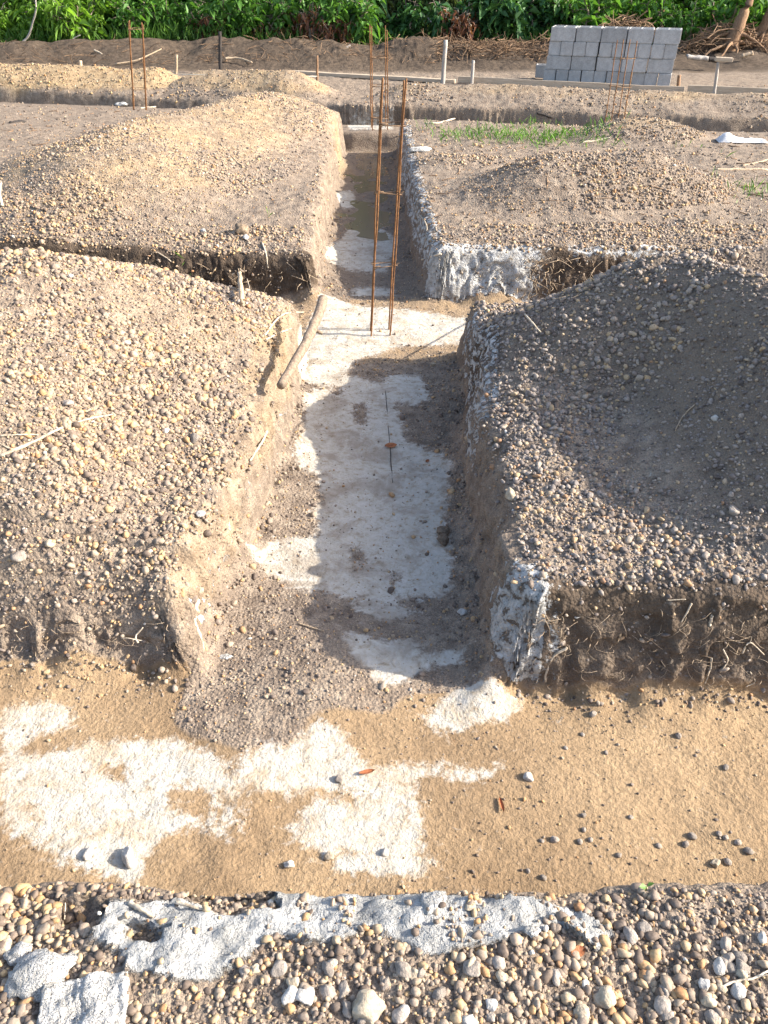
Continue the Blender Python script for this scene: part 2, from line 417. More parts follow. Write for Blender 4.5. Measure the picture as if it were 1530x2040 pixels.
MB = np.stack([np.clip(dark, 0, 1), np.clip(yel, 0, 1), mor_s, np.ones_like(XX)], -1).reshape(-1, 4).astype(np.float32)
ii, jj = np.meshgrid(np.arange(NR-1), np.arange(NC-1), indexing='ij')
v0 = ii*NC+jj
Q = np.stack([v0, v0+1, v0+NC+1, v0+NC], -1).reshape(-1, 4)
def avg(a): return ((a[:-1, :-1]+a[1:, :-1]+a[:-1, 1:]+a[1:, 1:])/4).reshape(-1)
fD, fH, fY, fX, fM = avg(D), avg(HT), avg(YY), avg(XX), avg(mor)
fI = HI[:-1, :-1].reshape(-1)
region = np.zeros(len(Q), int)                         # 0 ground
region[fD < 0.012] = 1                                  # trench floor
heap_f = (fH > .035) & (fD > .13)
region[heap_f] = 10 + fI[heap_f]
region[(fM > .5)] = 2
def sub(name, sel, **kw):
    q = Q[sel]; used, inv = np.unique(q.ravel(), return_inverse=True)
    me = new_mesh(name, V[used], inv.reshape(-1, 4), GROUND, True)
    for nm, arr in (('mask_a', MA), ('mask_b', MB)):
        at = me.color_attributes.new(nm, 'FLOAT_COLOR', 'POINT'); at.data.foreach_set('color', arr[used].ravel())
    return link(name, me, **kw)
ground = sub('ground', region == 0, kind='structure')
floor_o = sub('trench_floor', region == 1, kind='structure')
mortar_o = sub('mortar_spill', region == 2, label='grey strip of spilled mortar trodden along the near edge of the trench', cat='mortar')
heap_objs = []
for k, (key, lab, fn) in enumerate(HEAPS):
    heap_objs.append(sub('gravel_heap', region == 10+k, label=lab, cat='gravel heap', group='gravel heaps along the trenches'))

# ------------------------------------------------------------------ gravel: pebbles as instanced points
def pebble_mesh(i, sub=2, jag=.0):
    bm = bmesh.new(); bmesh.ops.create_icosphere(bm, subdivisions=sub, radius=.5)
    r = random.Random(i); off = Vector((r.random()*50, r.random()*50, r.random()*50))
    s = Vector((1, r.uniform(.68, .95), r.uniform(.5, .8)))
    for v in bm.verts:
        d = 1 + .42*mnoise.noise(v.co*2.2+off) + .16*mnoise.noise(v.co*5+off)
        v.co = Vector((v.co.x*s.x, v.co.y*s.y, v.co.z*s.z))*d
    me = bpy.data.meshes.new('pebble'); bm.to_mesh(me); bm.free()
    me.polygons.foreach_set('use_smooth', np.ones(len(me.polygons), bool))
    return me
def pebble_material():
    m, nt, b = mat('gravel_stone', .72, .3)
    at = N(nt, 'ShaderNodeAttribute', attribute_name='tint', attribute_type='INSTANCER')
    wa = N(nt, 'ShaderNodeAttribute', attribute_name='warm', attribute_type='INSTANCER')
    pos = N(nt, 'ShaderNodeNewGeometry').outputs['Position']
    cool = ramp(nt, at.outputs['Fac'], [(0, (.095, .078, .07)), (.22, (.165, .138, .125)), (.45, (.25, .22, .205)), (.66, (.33, .28, .235)), (.80, (.40, .29, .17)), (.90, (.30, .17, .10)), (.95, (.42, .40, .38)), (1, (.60, .58, .55))])
    warm = ramp(nt, at.outputs['Fac'], [(0, (.11, .08, .06)), (.3, (.22, .165, .12)), (.55, (.34, .265, .185)), (.75, (.44, .31, .16)), (.90, (.36, .20, .09)), (1, (.60, .55, .46))])
    c = mixc(nt, wa.outputs['Fac'], cool, warm)
    n = noise_(nt, pos, 160, 3, .6)
    c = mixc(nt, .8, c, ramp(nt, n, [(.3, (.62, .6, .58)), (.7, (1.25, 1.22, 1.18))]), 'MULTIPLY')
    L(nt, c, b.inputs['Base Color'])
    L(nt, bump(nt, n, .25, .002), b.inputs['Normal'])
    return m
PEB = pebble_material()
pcol = bpy.data.collections.new('pebble_shapes')
for i in range(9):
    me = pebble_mesh(i, 2); me.materials.append(PEB)
    pcol.objects.link(bpy.data.objects.new('pebble_shape_%d' % i, me))
def gravel_group():
    g = bpy.data.node_groups.new('gravel_scatter', 'GeometryNodeTree')
    g.interface.new_socket('Geometry', in_out='INPUT', socket_type='NodeSocketGeometry')
    g.interface.new_socket('Geometry', in_out='OUTPUT', socket_type='NodeSocketGeometry')
    i = g.nodes.new('NodeGroupInput'); o = g.nodes.new('NodeGroupOutput')
    ip = g.nodes.new('GeometryNodeInstanceOnPoints'); ci = g.nodes.new('GeometryNodeCollectionInfo')
    ci.inputs['Collection'].default_value = pcol; ci.inputs['Separate Children'].default_value = True; ci.inputs['Reset Children'].default_value = True
    def attr(nm, t):
        n = g.nodes.new('GeometryNodeInputNamedAttribute'); n.data_type = t; n.inputs['Name'].default_value = nm; return n.outputs['Attribute']
    e2r = g.nodes.new('FunctionNodeEulerToRotation')
    g.links.new(i.outputs[0], ip.inputs['Points']); g.links.new(ci.outputs[0], ip.inputs['Instance'])
    ip.inputs['Pick Instance'].default_value = True
    g.links.new(attr('shape', 'INT'), ip.inputs['Instance Index'])
    g.links.new(attr('turn', 'FLOAT_VECTOR'), e2r.inputs[0]); g.links.new(e2r.outputs[0], ip.inputs['Rotation'])
    g.links.new(attr('size', 'FLOAT'), ip.inputs['Scale'])
    g.links.new(ip.outputs[0], o.inputs[0])
    return g
GG = gravel_group()
def gravel_object(name, pts, size, tint, warm, parent=None, **kw):
    n = len(pts)
    me = bpy.data.meshes.new(name); me.vertices.add(n); me.vertices.foreach_set('co', np.asarray(pts, np.float32).ravel())
    def A(nm, t, arr, key='value'):
        a = me.attributes.new(nm, t, 'POINT'); a.data.foreach_set(key, arr.ravel())
    A('shape', 'INT', rng.integers(0, 9, n).astype(np.int32)); A('size', 'FLOAT', size.astype(np.float32))
    A('turn', 'FLOAT_VECTOR', np.stack([rng.normal(0, .45, n), rng.normal(0, .45, n), rng.random(n)*6.283], -1).astype(np.float32), 'vector')
    A('tint', 'FLOAT', tint.astype(np.float32)); A('warm', 'FLOAT', np.clip(warm, 0, 1).astype(np.float32))
    o = link(name, me, parent, kind='stuff', **kw)
    md = o.modifiers.new('scatter', 'NODES'); md.node_group = GG
    return o
# sample positions: rectangles (x0,x1,y0,y1, per m2, median size, sigma)
def scatter(x0, x1, y0, y1, dens, med, sig, smax):
    n = int((x1-x0)*(y1-y0)*dens)
    x = rng.uniform(x0, x1, n); y = rng.uniform(y0, y1, n)
    keep = np.abs(x) < .56*y + 1.05                      # what can be seen, with a margin for a step aside
    x, y = x[keep], y[keep]
    s = np.minimum(med*np.exp(rng.normal(0, sig, len(x))), smax)
    return x, y, s
parts = [scatter(-1.75, 1.75, .2, 1.06, 12500, .0118, .48, .034),
         scatter(-2.3, 2.3, 1.7, 3.0, 8200, .0112, .50, .034),
         scatter(-3.0, 3.0, 3.0, 4.5, 5600, .0125, .50, .038),
         scatter(-3.6, 3.6, 5.4, 7.2, 3000, .0140, .40, .040),
         scatter(-5.2, 5.2, 7.2, 10.2, 1500, .0165, .38, .045),
         scatter(-7.0, 7.0, 10.2, 13.2, 600, .0190, .34, .045),
         scatter(-1.6, 1.6, .95, 4.5, 3800, .0062, .40, .020),
         scatter(-.6, .5, 4.4, 7.5, 1500, .0085, .40, .022)]
gx = np.concatenate([p[0] for p in parts]); gy = np.concatenate([p[1] for p in parts]); gs = np.concatenate([p[2] for p in parts])
small = np.concatenate([np.full(len(p[0]), i >= 6) for i, p in enumerate(parts)])
gd, _ = trench_d(gx, gy); gz = height(gx, gy); gh = heaps(gx, gy); ghi = gh.argmax(0); ght = gh.max(0)
infl = gd < .0
c_ = poly_mask(gx, gy, CONC, .035)*(1-poly_mask(gx, gy, HOLES, .04, 2)); f_ = poly_mask(gx, gy, FAN, .05, 5)
frontp = (gy < y1f(gx)) & (gy > y1n(gx))
mo_ = poly_mask(gx, gy, MORTAR, .018, 3, 0.0)*(1-poly_mask(gx, gy, PITS, .012, 4, 0.0))*(gy < 1.08)
u = rng.random(len(gx)); clump = fbm(gx, gy, 2.3, 3, 50)
p = np.ones(len(gx))
p = np.where(infl & ~small, .05+.30*np.exp(gd/.05), p)
p = np.where(infl & small, .85, p)
p = np.where(small & ~infl, 0.0, p)
p = np.where(infl & small & frontp & (f_ < .5), .10+.5*np.exp(-(y1f(gx)-gy)/.10), p)
p = np.where(infl & (c_ > .5), p*.10, p)
p = np.where(mo_ > .5, .05+.35*sstep(.1, .4, fbm(gx, gy, 12, 2, 77)), p)
p = np.where((gd > 0) & (gd < .11), .30, p)                # walls: only some
sandy = sstep(.0, .35, fbm(gx, gy, 1.1, 3, 51))
p = np.where((gd > .11) & (gy > 1.5), p*(1-np.where(gy > 5, .35, .55)*sandy), p)
flatp = (ght < .03) & (gd > .15) & (gy > 6.0)
p = np.where(flatp, .12, p)
k = u < p
gx, gy, gz, gs, gd, ghi, ght, clump, sandy, infl = (a[k] for a in (gx, gy, gz, gs, gd, ghi, ght, clump, sandy, infl))
gs = gs*(1-.30*sandy)*(1+.38*np.clip(clump, -1, 1))
tint = np.clip(rng.random(len(gx))*.92 + .06*clump + (rng.random(len(gx)) > .985)*.3, 0, 1)
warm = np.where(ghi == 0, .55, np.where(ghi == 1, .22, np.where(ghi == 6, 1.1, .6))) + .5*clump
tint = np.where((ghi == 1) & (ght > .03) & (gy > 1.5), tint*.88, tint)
warm = np.where(gy < 1.1, .62+.4*clump, warm); warm = np.where(infl, .55+.3*clump, warm)
gp = np.stack([gx, gy, gz+gs*.12], -1)
inheap = (ght > .035) & (gd > .10)
sel0 = ~inheap & ~infl & (gy < 1.5)
gravel_object('gravel', gp[sel0], gs[sel0], tint[sel0], warm[sel0], label='loose rounded gravel covering the near bank of the trench', cat='gravel')
sel1 = ~inheap & infl
gravel_object('gravel', gp[sel1], gs[sel1], tint[sel1], warm[sel1], label='fine grit and pebbles strewn over the trench floors', cat='gravel')
sel2 = ~inheap & ~infl & (gy >= 1.5)
gravel_object('gravel', gp[sel2], gs[sel2], tint[sel2], warm[sel2], label='thin gravel on the walls and level ground between heaps', cat='gravel')
for k_ in range(len(HEAPS)):
    s_ = inheap & (ghi == k_)
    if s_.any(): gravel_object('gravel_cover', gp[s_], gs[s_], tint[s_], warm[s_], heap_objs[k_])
print('pebbles', len(gp), 'terrain', NR, NC)

# ------------------------------------------------------------------ mesh helpers for things
def tube(path, radii, sides=6, cap=True):
    path = [Vector(p) for p in path]; n = len(path); V_, F_ = [], []
    up = Vector((0, 0, 1))
    for i, p in enumerate(path):
        d = (path[min(i+1, n-1)]-path[max(i-1, 0)])
        d = d.normalized() if d.length > 1e-9 else Vector((0, 0, 1))
        a = d.cross(up if abs(d.z) < .95 else Vector((1, 0, 0))).normalized(); b = d.cross(a)
        r = radii[i] if hasattr(radii, '__len__') else radii
        for k in range(sides):
            t = 6.28318*k/sides; V_.append(p+(a*math.cos(t)+b*math.sin(t))*r)
    for i in range(n-1):
        for k in range(sides):
            F_.append((i*sides+k, i*sides+(k+1) % sides, (i+1)*sides+(k+1) % sides, (i+1)*sides+k))
    if cap:
        F_.append(tuple(range(sides-1, -1, -1))); F_.append(tuple((n-1)*sides+k for k in range(sides)))
    return V_, F_
def py_mesh(name, V_, F_, material, smooth=True):
    me = bpy.data.meshes.new(name); me.from_pydata([tuple(v) for v in V_], [], F_); me.update()
    if smooth: me.polygons.foreach_set('use_smooth', np.ones(len(me.polygons), bool))
    me.materials.append(material); return me
def join(lst):
    V_, F_ = [], []
    for v, f in lst:
        o = len(V_); V_ += list(v); F_ += [tuple(i+o for i in q) for q in f]
    return V_, F_
def curvy(pts, n=12, wob=.01, seed=0):
    pts = [Vector(p) for p in pts]; r = random.Random(seed); out = []
    m = len(pts)
    for i in range(n+1):
        t = i/n*(m-1); k = min(int(t), m-2); f = t-k
        p0 = pts[max(k-1, 0)]; p1 = pts[k]; p2 = pts[k+1]; p3 = pts[min(k+2, m-1)]
        q = 0.5*((2*p1)+(p2-p0)*f+(2*p0-5*p1+4*p2-p3)*f*f+(3*p1-p0-3*p2+p3)*f**3)
        out.append(q+Vector((r.uniform(-1, 1), r.uniform(-1, 1), r.uniform(-1, 1)))*wob)
    return out
def taper(n, a, b, j=.12, seed=1):
    r = random.Random(seed); return [(a+(b-a)*i/(n-1))*(1+r.uniform(-j, j)) for i in range(n)]
def px_m(px, P):
    d = (P.y*cp + (CAM_H-P.z)*sp); return px*d/FPX

# ------------------------------------------------------------------ materials for things
def simple(name, c1, c2, scale=30, rough=.85, stretch=None, bmp=.4, dist=.004, spec=.25, obj=True, rnd=.0):
    m, nt, b = mat(name, rough, spec)
    tc = N(nt, 'ShaderNodeTexCoord').outputs['Object']
    if stretch:
        mp = N(nt, 'ShaderNodeMapping'); mp.inputs['Scale'].default_value = stretch; L(nt, tc, mp.inputs[0]); tc = mp.outputs[0]
    n = noise_(nt, tc, scale, 5, .62); n2 = noise_(nt, tc, scale*6, 3, .6)
    c = ramp(nt, n, [(.32, c1), (.68, c2)])
    c = mixc(nt, .6, c, ramp(nt, n2, [(.3, (.7, .7, .7)), (.7, (1.2, 1.2, 1.2))]), 'MULTIPLY')
    if rnd:
        oi = N(nt, 'ShaderNodeObjectInfo').outputs['Random']
        c = mixc(nt, 1.0, c, ramp(nt, oi, [(0, (1-rnd,)*3), (1, (1+rnd,)*3)]), 'MULTIPLY')
    L(nt, c, b.inputs['Base Color'])
    L(nt, bump(nt, n2, bmp, dist, bump(nt, n, bmp, dist*3)), b.inputs['Normal'])
    return m
M_RUST = simple('rusty_steel', (.11, .05, .023), (.26, .125, .05), 40, .75, rnd=.1)
M_WIRE = simple('tie_wire', (.16, .09, .05), (.26, .17, .10), 60, .6)
M_BLOCK = simple('concrete_block', (.30, .295, .29), (.41, .405, .40), 14, .93, bmp=.5, dist=.002, rnd=.14)
M_BOARD = simple('sawn_board', (.36, .28, .20), (.50, .41, .31), 6, .8, (1, 12, 12), .3, .003, rnd=.1)
M_POSTG = simple('weathered_post', (.26, .23, .20), (.44, .41, .38), 10, .85, (8, 8, 1), .5, .004)
M_POSTB = simple('brown_post', (.16, .09, .05), (.32, .20, .12), 10, .85, (8, 8, 1), .5, .004)
M_CHAR = simple('charred_wood', (.018, .015, .014), (.07, .06, .055), 12, .8, (6, 6, 1), .6, .006)
M_STICK = simple('barkless_stick', (.30, .21, .13), (.52, .41, .29), 18, .75, (3, 3, 3), .5, .004, rnd=.15)
M_ROOT = simple('pale_root', (.34, .27, .19), (.60, .52, .41), 40, .75, rnd=.2)
M_DARKROOT = simple('brown_root', (.12, .075, .045), (.28, .18, .11), 30, .85, rnd=.2)
M_WHITE = simple('white_plaster', (.36, .345, .315), (.62, .605, .58), 30, .9, bmp=1.0, dist=.010)
M_SACK = simple('white_woven_sack', (.46, .46, .47), (.64, .64, .65), 12, .6, bmp=.3)
M_ROCKT = simple('tan_rock', (.30, .24, .17), (.48, .41, .31), 30, .85, bmp=.7, dist=.003)
M_ROCKW = simple('whitish_rock', (.36, .335, .30), (.54, .51, .47), 40, .85, bmp=.7, dist=.003)
M_ROCKG = simple('grey_rock', (.20, .17, .145), (.36, .31, .265), 50, .8, bmp=.6, dist=.003, rnd=.25)
M_CLOD = simple('earth_clod', (.13, .095, .065), (.30, .23, .165), 40, .95, bmp=.9, dist=.006, rnd=.15)
M_STRING = simple('string', (.45, .43, .38), (.6, .58, .52), 40, .8)
M_LEAFB = simple('dry_leaf', (.22, .07, .03), (.42, .17, .07), 40, .7)
def leaf_mat(name, a, b_, tr=.35):
    m = bpy.data.materials.new(name); m.use_nodes = True; nt = m.node_tree
    b = nt.nodes['Principled BSDF']; b.inputs['Roughness'].default_value = .48; b.inputs['Specular IOR Level'].default_value = .35
    pos = N(nt, 'ShaderNodeNewGeometry').outputs['Position']; at = N(nt, 'ShaderNodeAttribute', attribute_name='leaf_tone').outputs['Fac']
    f = math_(nt, 'ADD', math_(nt, 'MULTIPLY', noise_(nt, pos, 1.6, 3), .55), math_(nt, 'MULTIPLY', at, .5))
    c = ramp(nt, f, [(.22, a), (.78, b_)]); L(nt, c, b.inputs['Base Color'])
    t = N(nt, 'ShaderNodeBsdfTranslucent'); L(nt, mixc(nt, 1.0, c, (1.25, 1.3, .6), 'MULTIPLY'), t.inputs[0])
    mx = N(nt, 'ShaderNodeMixShader'); mx.inputs[0].default_value = tr
    L(nt, b.outputs[0], mx.inputs[1]); L(nt, t.outputs[0], mx.inputs[2]); L(nt, mx.outputs[0], nt.nodes['Material Output'].inputs[0])
    return m
M_LBRIGHT = leaf_mat('bright_leaf', (.09, .19, .025), (.24, .42, .07), .42)
M_LMID = leaf_mat('mid_leaf', (.05, .135, .025), (.14, .30, .06))
M_LDARK = leaf_mat('dark_leaf', (.022, .07, .022), (.075, .18, .055), .25)
M_LOLIVE = leaf_mat('olive_leaf', (.06, .10, .03), (.20, .25, .10), .3)
M_LDEAD = leaf_mat('dead_leaf', (.10, .035, .02), (.27, .12, .06), .2)
M_GRASS = leaf_mat('grass_blade', (.06, .14, .025), (.15, .29, .06), .35)
M_BARK = simple('bark', (.14, .11, .085), (.33, .28, .22), 8, .9, (6, 6, 1), .5, .006)

# ------------------------------------------------------------------ plants
def leaf_cloud(bases, dirs, lens, wids, tone, material, name='leaves', droop=.25):
    n = len(bases); d = dirs/np.linalg.norm(dirs, axis=1, keepdims=True)
    up = np.tile([0, 0, 1.0], (n, 1)) + rng.normal(0, .45, (n, 3))
    side = np.cross(d, up); side /= np.linalg.norm(side, axis=1, keepdims=True)+1e-9
    nor = np.cross(side, d)
    l = lens[:, None]; w = wids[:, None]
    mid = bases + d*l*.5
    v0 = bases; v1 = mid + side*w*.5 + nor*w*.18; v2 = bases + d*l - np.array([0, 0, 1.])*l*droop; v3 = mid - side*w*.5 + nor*w*.18
    V_ = np.stack([v0, v1, v2, v3], 1).reshape(-1, 3)
    b = np.arange(n)*4
    F_ = np.concatenate([np.stack([b, b+1, b+2], 1), np.stack([b, b+2, b+3], 1)])
    me = new_mesh(name, V_, F_, material)
    at = me.attributes.new('leaf_tone', 'FLOAT', 'POINT'); at.data.foreach_set('value', np.repeat(tone, 4).astype(np.float32))
    return me
def plant_proto(h, rad, nstem, nleaf, ll, lw, lm, seed, droop=.35, bunch=.16, low=.05, hang=0.0, stem_mat=None):
    r = np.random.default_rng(seed); tubes = []; tips = []
    for s in range(nstem):
        a = r.random()*6.283; q = rad*r.uniform(.05, .35); x0, y0 = q*math.cos(a), q*math.sin(a)
        a2 = a+r.normal(0, .7); lean = rad*r.uniform(.3, .95); hh = h*r.uniform(.6, 1.0)
        pts = [(x0+lean*t**1.6*math.cos(a2)+r.normal(0, .03), y0+lean*t**1.6*math.sin(a2)+r.normal(0, .03), hh*t) for t in np.linspace(0, 1, 7)]
        tubes.append(tube(pts, taper(7, .028*r.uniform(.6, 1.3), .007, .1, seed+s), 5))
        for t in np.arange(low+r.random()*.05, 1.0, .055):
            k = t*6; i = min(int(k), 5); f = k-i
            p = np.array(pts[i])*(1-f)+np.array(pts[i+1])*f
            b = r.random()*6.283; ln = rad*r.uniform(.15, .55)*(1.1-.5*t)
            e = p+np.array([math.cos(b)*ln, math.sin(b)*ln, ln*r.uniform(-.25, .5)])
            tubes.append(tube([p, (p+e)/2+np.array([0, 0, .04*ln]), e], [.007, .005, .003], 4, False))
            for q in (0.45, .7, .85, 1.0): tips.append(p+(e-p)*q)
    tips = np.array(tips); pick = r.integers(0, len(tips), nleaf)
    bs = tips[pick]+r.normal(0, bunch*.5, (nleaf, 3))
    bs[:, 2] = np.maximum(bs[:, 2], .03)
    dr = r.normal(0, 1, (nleaf, 3)); dr[:, 2] = dr[:, 2]*.45 - hang
    ln = ll*np.exp(r.normal(0, .28, nleaf)); tone = np.clip(r.random(len(tips))[pick]*.6+r.random(nleaf)*.5, 0, 1)
    crown = leaf_cloud(bs, dr, ln, ln*lw*r.uniform(.8, 1.2, nleaf), tone, lm, 'crown', droop)
    v, f = join(tubes); trunk = py_mesh('stems', v, f, stem_mat or M_BARK)
    return trunk, crown
PL = {
 'bright': plant_proto(3.0, 1.1, 9, 5200, .17, .27, M_LBRIGHT, 1, .45, .16, .03, .35),
 'mid': plant_proto(2.8, 1.1, 10, 6000, .15, .46, M_LMID, 2, .25, .16, .02, .1),
 'mid2': plant_proto(3.4, 1.0, 9, 6000, .11, .38, M_LMID, 3, .3, .18, .03, .15),
 'dark': plant_proto(3.0, 1.15, 9, 5200, .16, .5, M_LDARK, 4, .3, .15, .02, .2),
 'olive': plant_proto(3.4, .9, 14, 3800, .19, .2, M_LOLIVE, 5, .5, .15, .12, .7),
 'light': plant_proto(2.6, 1.0, 10, 5200, .12, .32, M_LBRIGHT, 6, .3, .17, .02, .1),
 'dead': plant_proto(.9, .42, 6, 190, .12, .36, M_LDEAD, 7, .5, .08, .2, .8),
}
PL['low_bright'] = plant_proto(1.05, .55, 8, 900, .15, .28, M_LBRIGHT, 11, .45, .12, .1, .3)
PL['low_mid'] = plant_proto(1.0, .6, 8, 1000, .13, .45, M_LMID, 12, .3, .12, .08, .15)
PL['low_dark'] = plant_proto(1.1, .6, 8, 900, .16, .5, M_LDARK, 13, .3, .12, .1, .2)
def put_plant(kind, x, y, s, rz, name, label, cat, group):
    e = bpy.data.objects.new(name, None); col.objects.link(e)
    e.location = (x, y, hgt(x, y)-.03); e.rotation_euler = (0, 0, rz); e.scale = (s, s, s*random.uniform(.9, 1.12))
    e['label'] = label; e['category'] = cat; e['group'] = group
    t, c = PL[kind]; link('trunk', t, e); link('crown', c, e)
    return e
zones = [  # x0, x1 at the front row, kind, label
 (-10.5, -5.2, 'bright', 'bright yellow green bush with drooping pointed leaves at the wood edge left of the rebar'),
 (-5.2, -2.6, 'mid', 'mid green leafy bush behind the long earth bank and dark charred post'),
 (-2.6, -0.2, 'mid2', 'green small leaved bush behind the brown dead shrubs'),
 (-0.2, 1.9, 'olive', 'olive bush of thin stems and hanging narrow leaves behind the grey posts'),
 (1.9, 3.6, 'dark', 'dark glossy broad leaved bush behind the left end of the blocks'),
 (3.6, 11.0, 'light', 'light green feathery bush behind the brush heap and stump'),
]
rp = random.Random(5)
for row, (yy, step, sc_) in enumerate(((18.2, 1.15, .75), (19.3, 1.3, 1.1), (20.9, 1.7, 1.35))):
    x = -10.3*(yy/17.7)
    while x < 10.6*(yy/17.7):
        xf = x*17.7/yy
        for a, b, kd, lab in zones:
            if a <= xf < b:
                kd2, lab2 = kd, lab
                if row > 0 and rp.random() < .3:
                    kd2 = rp.choice(['dark', 'mid']); lab2 = 'taller green bush in the wood behind the front bushes, ' + {'dark': 'dark broad leaves', 'mid': 'mid green leaves'}[kd2]
                elif row > 0:
                    lab2 = 'taller ' + {'bright': 'yellow green bush with drooping leaves in the rows behind', 'mid': 'mid green bush in the rows behind the charred post',
                        'mid2': 'small leaved bush in the rows behind the dead shrubs', 'olive': 'olive narrow leaved bush in the rows behind', 'dark': 'dark glossy bush in the rows behind the blocks', 'light': 'light green bush in the rows behind the stump'}[kd]
                put_plant(kd2, x+rp.uniform(-.2, .2), yy+rp.uniform(-.3, .3), sc_*rp.uniform(.85, 1.15), rp.random()*6.28, 'bush', lab2, 'bush', 'bushes: '+lab2)
                break
        x += step*rp.uniform(.85, 1.15)
x = -10.0
LOWZ = [(-5.0, 'low_bright', 'low yellow green sapling in front of the taller yellow green bushes'), (-.3, 'low_mid', 'low leafy green sapling growing on the back of the earth bank'),
        (3.7, 'low_dark', 'low dark broad leaved sapling between the slim trunk and the blocks'), (11, 'low_mid', 'low leafy sapling among the brush beyond the blocks')]
while x < 10:
    kd, lab = next((k_, l_) for a_, k_, l_ in LOWZ if x < a_)
    put_plant(kd, x, 17.05+rp.uniform(-.25, .35), rp.uniform(.7, 1.25), rp.random()*6.28, 'sapling', lab, 'sapling', 'saplings: '+lab)
    x += rp.uniform(.45, 1.15)
for u_, v_, s_ in ((408, 108, .8), (420, 100, .9), (515, 112, .75), (555, 112, .7), (600, 112, .95), (625, 110, 1.1), (645, 112, .95), (660, 108, .8), (685, 108, .7), (925, 100, 1.15), (890, 95, 1.1)):
    q = on_y(u_, v_, 16.75)
    put_plant('dead', q[0], 16.75+rp.uniform(-.15, .2), s_*.78, rp.random()*6, 'dead_shrub', 'dead shrub with hanging red brown leaves at the foot of the green bushes', 'dead shrub', 'dead brown shrubs along the wood edge')
# wood closing the view far behind
nl = 26000
fx_ = rng.uniform(-32, 32, nl); fy_ = rng.uniform(22.5, 30, nl); fz_ = rng.uniform(0, 1, nl)**1.2*(4.5+1.8*fbm(fx_, fy_, .35, 3, 70))
wd = leaf_cloud(np.stack([fx_, fy_, fz_+.1], 1), rng.normal(0, 1, (nl, 3))*np.array([1, 1, .5]), rng.uniform(.35, .7, nl), rng.uniform(.16, .3, nl), rng.random(nl), M_LDARK)
link('distant_wood', wd, kind='stuff', label='dense dark green wood far behind the bushes', cat='wood')
# grass at the foot of the bushes and on the level ground
def blades(xs_, ys_, hmin, hmax, w, material, name, label, cat, lean=.35):
    n = len(xs_); zs = height(xs_, ys_)
    bs = np.stack([xs_, ys_, zs-.005], 1)
    d = np.stack([rng.normal(0, lean, n), rng.normal(0, lean, n), np.ones(n)], 1)
    ln = rng.uniform(hmin, hmax, n)
    me = leaf_cloud(bs, d, ln, np.full(n, w)*rng.uniform(.6, 1.3, n), rng.random(n), material, 'blades', .12)
    return link(name, me, kind='stuff', label=label, cat=cat)
n = 5000
bx = rng.uniform(-10.5, 10.5, n); by = 16.6+np.abs(rng.normal(0, .45, n)); kk = fbm(bx, by, .7, 2, 72) > -.12
blades(bx[kk], by[kk], .10, .45, .02, M_GRASS, 'grass', 'tall green grass at the foot of the bushes', 'grass')
cl = [(on_z(u_, v_, 0)[:2], s_, k_) for u_, v_, s_, k_ in ((935, 272, .20, 150), (965, 265, .17, 130), (1010, 275, .14, 100), (1030, 268, .2, 120), (1075, 282, .17, 130), (1090, 272, .14, 110), (1130, 276, .2, 100), (1165, 272, .18, 90), (1195, 280, .1, 40), (1215, 290, .12, 25), (1060, 252, .12, 30), (1085, 248, .1, 25), (855, 256, .1, 20), (1390, 300, .15, 14), (1480, 392, .1, 25), (1522, 385, .12, 50), (240, 497, .02, 5), (355, 480, .03, 6), (540, 425, .02, 5))]
bx = np.concatenate([c[0]+rng.normal(0, s_*1.2, k_*2//3) for c, s_, k_ in cl])
by = np.concatenate([c[1]+rng.normal(0, s_*1.1, k_*2//3) for c, s_, k_ in cl])
blades(bx, by, .04, .17, .009, M_GRASS, 'grass', 'patch of fresh green grass on the level ground in front of the small conical heap', 'grass', .5)

# ------------------------------------------------------------------ concrete block stack
def block_mesh():
    xs_ = [-.2, -.168, -.018, .018, .168, .2]; ys_ = [-.1, -.068, .068, .1]
    bm = bmesh.new(); g = {}
    for k, z in enumerate((0, .2)):
        for i, x in enumerate(xs_):
            for j, y in enumerate(ys_): g[i, j, k] = bm.verts.new((x, y, z))
    for i in range(5):
        for j in range(3):
            core = j == 1 and i in (1, 3)
            if core:
                for a, b in (((i, j), (i+1, j)), ((i+1, j), (i+1, j+1)), ((i+1, j+1), (i, j+1)), ((i, j+1), (i, j))):
                    bm.faces.new((g[(*a, 0)], g[(*a, 1)], g[(*b, 1)], g[(*b, 0)]))
            else:
                bm.faces.new([g[c] for c in ((i, j, 1), (i+1, j, 1), (i+1, j+1, 1), (i, j+1, 1))])
                bm.faces.new([g[c] for c in ((i, j, 0), (i, j+1, 0), (i+1, j+1, 0), (i+1, j, 0))])
    for i in range(5):
        bm.faces.new([g[c] for c in ((i, 0, 0), (i+1, 0, 0), (i+1, 0, 1), (i, 0, 1))]); bm.faces.new([g[c] for c in ((i+1, 3, 0), (i, 3, 0), (i, 3, 1), (i+1, 3, 1))])
    for j in range(3):
        bm.faces.new([g[c] for c in ((0, j+1, 0), (0, j, 0), (0, j, 1), (0, j+1, 1))]); bm.faces.new([g[c] for c in ((5, j, 0), (5, j+1, 0), (5, j+1, 1), (5, j, 1))])
    bmesh.ops.recalc_face_normals(bm, faces=bm.faces)
    ed = [e for e in bm.edges if len(e.link_faces) == 2 and e.calc_face_angle() > 1.0]
    bmesh.ops.bevel(bm, geom=ed, offset=.008, segments=2, affect='EDGES')
    bmesh.ops.scale(bm, vec=(.89,.89,.90), verts=bm.verts)
    me = bpy.data.meshes.new('concrete_block'); bm.to_mesh(me); bm.free(); me.materials.append(M_BLOCK)
    return me
BM = block_mesh()
p0 = on_z(1081, 168, 0.0); ang = R(-17.5)
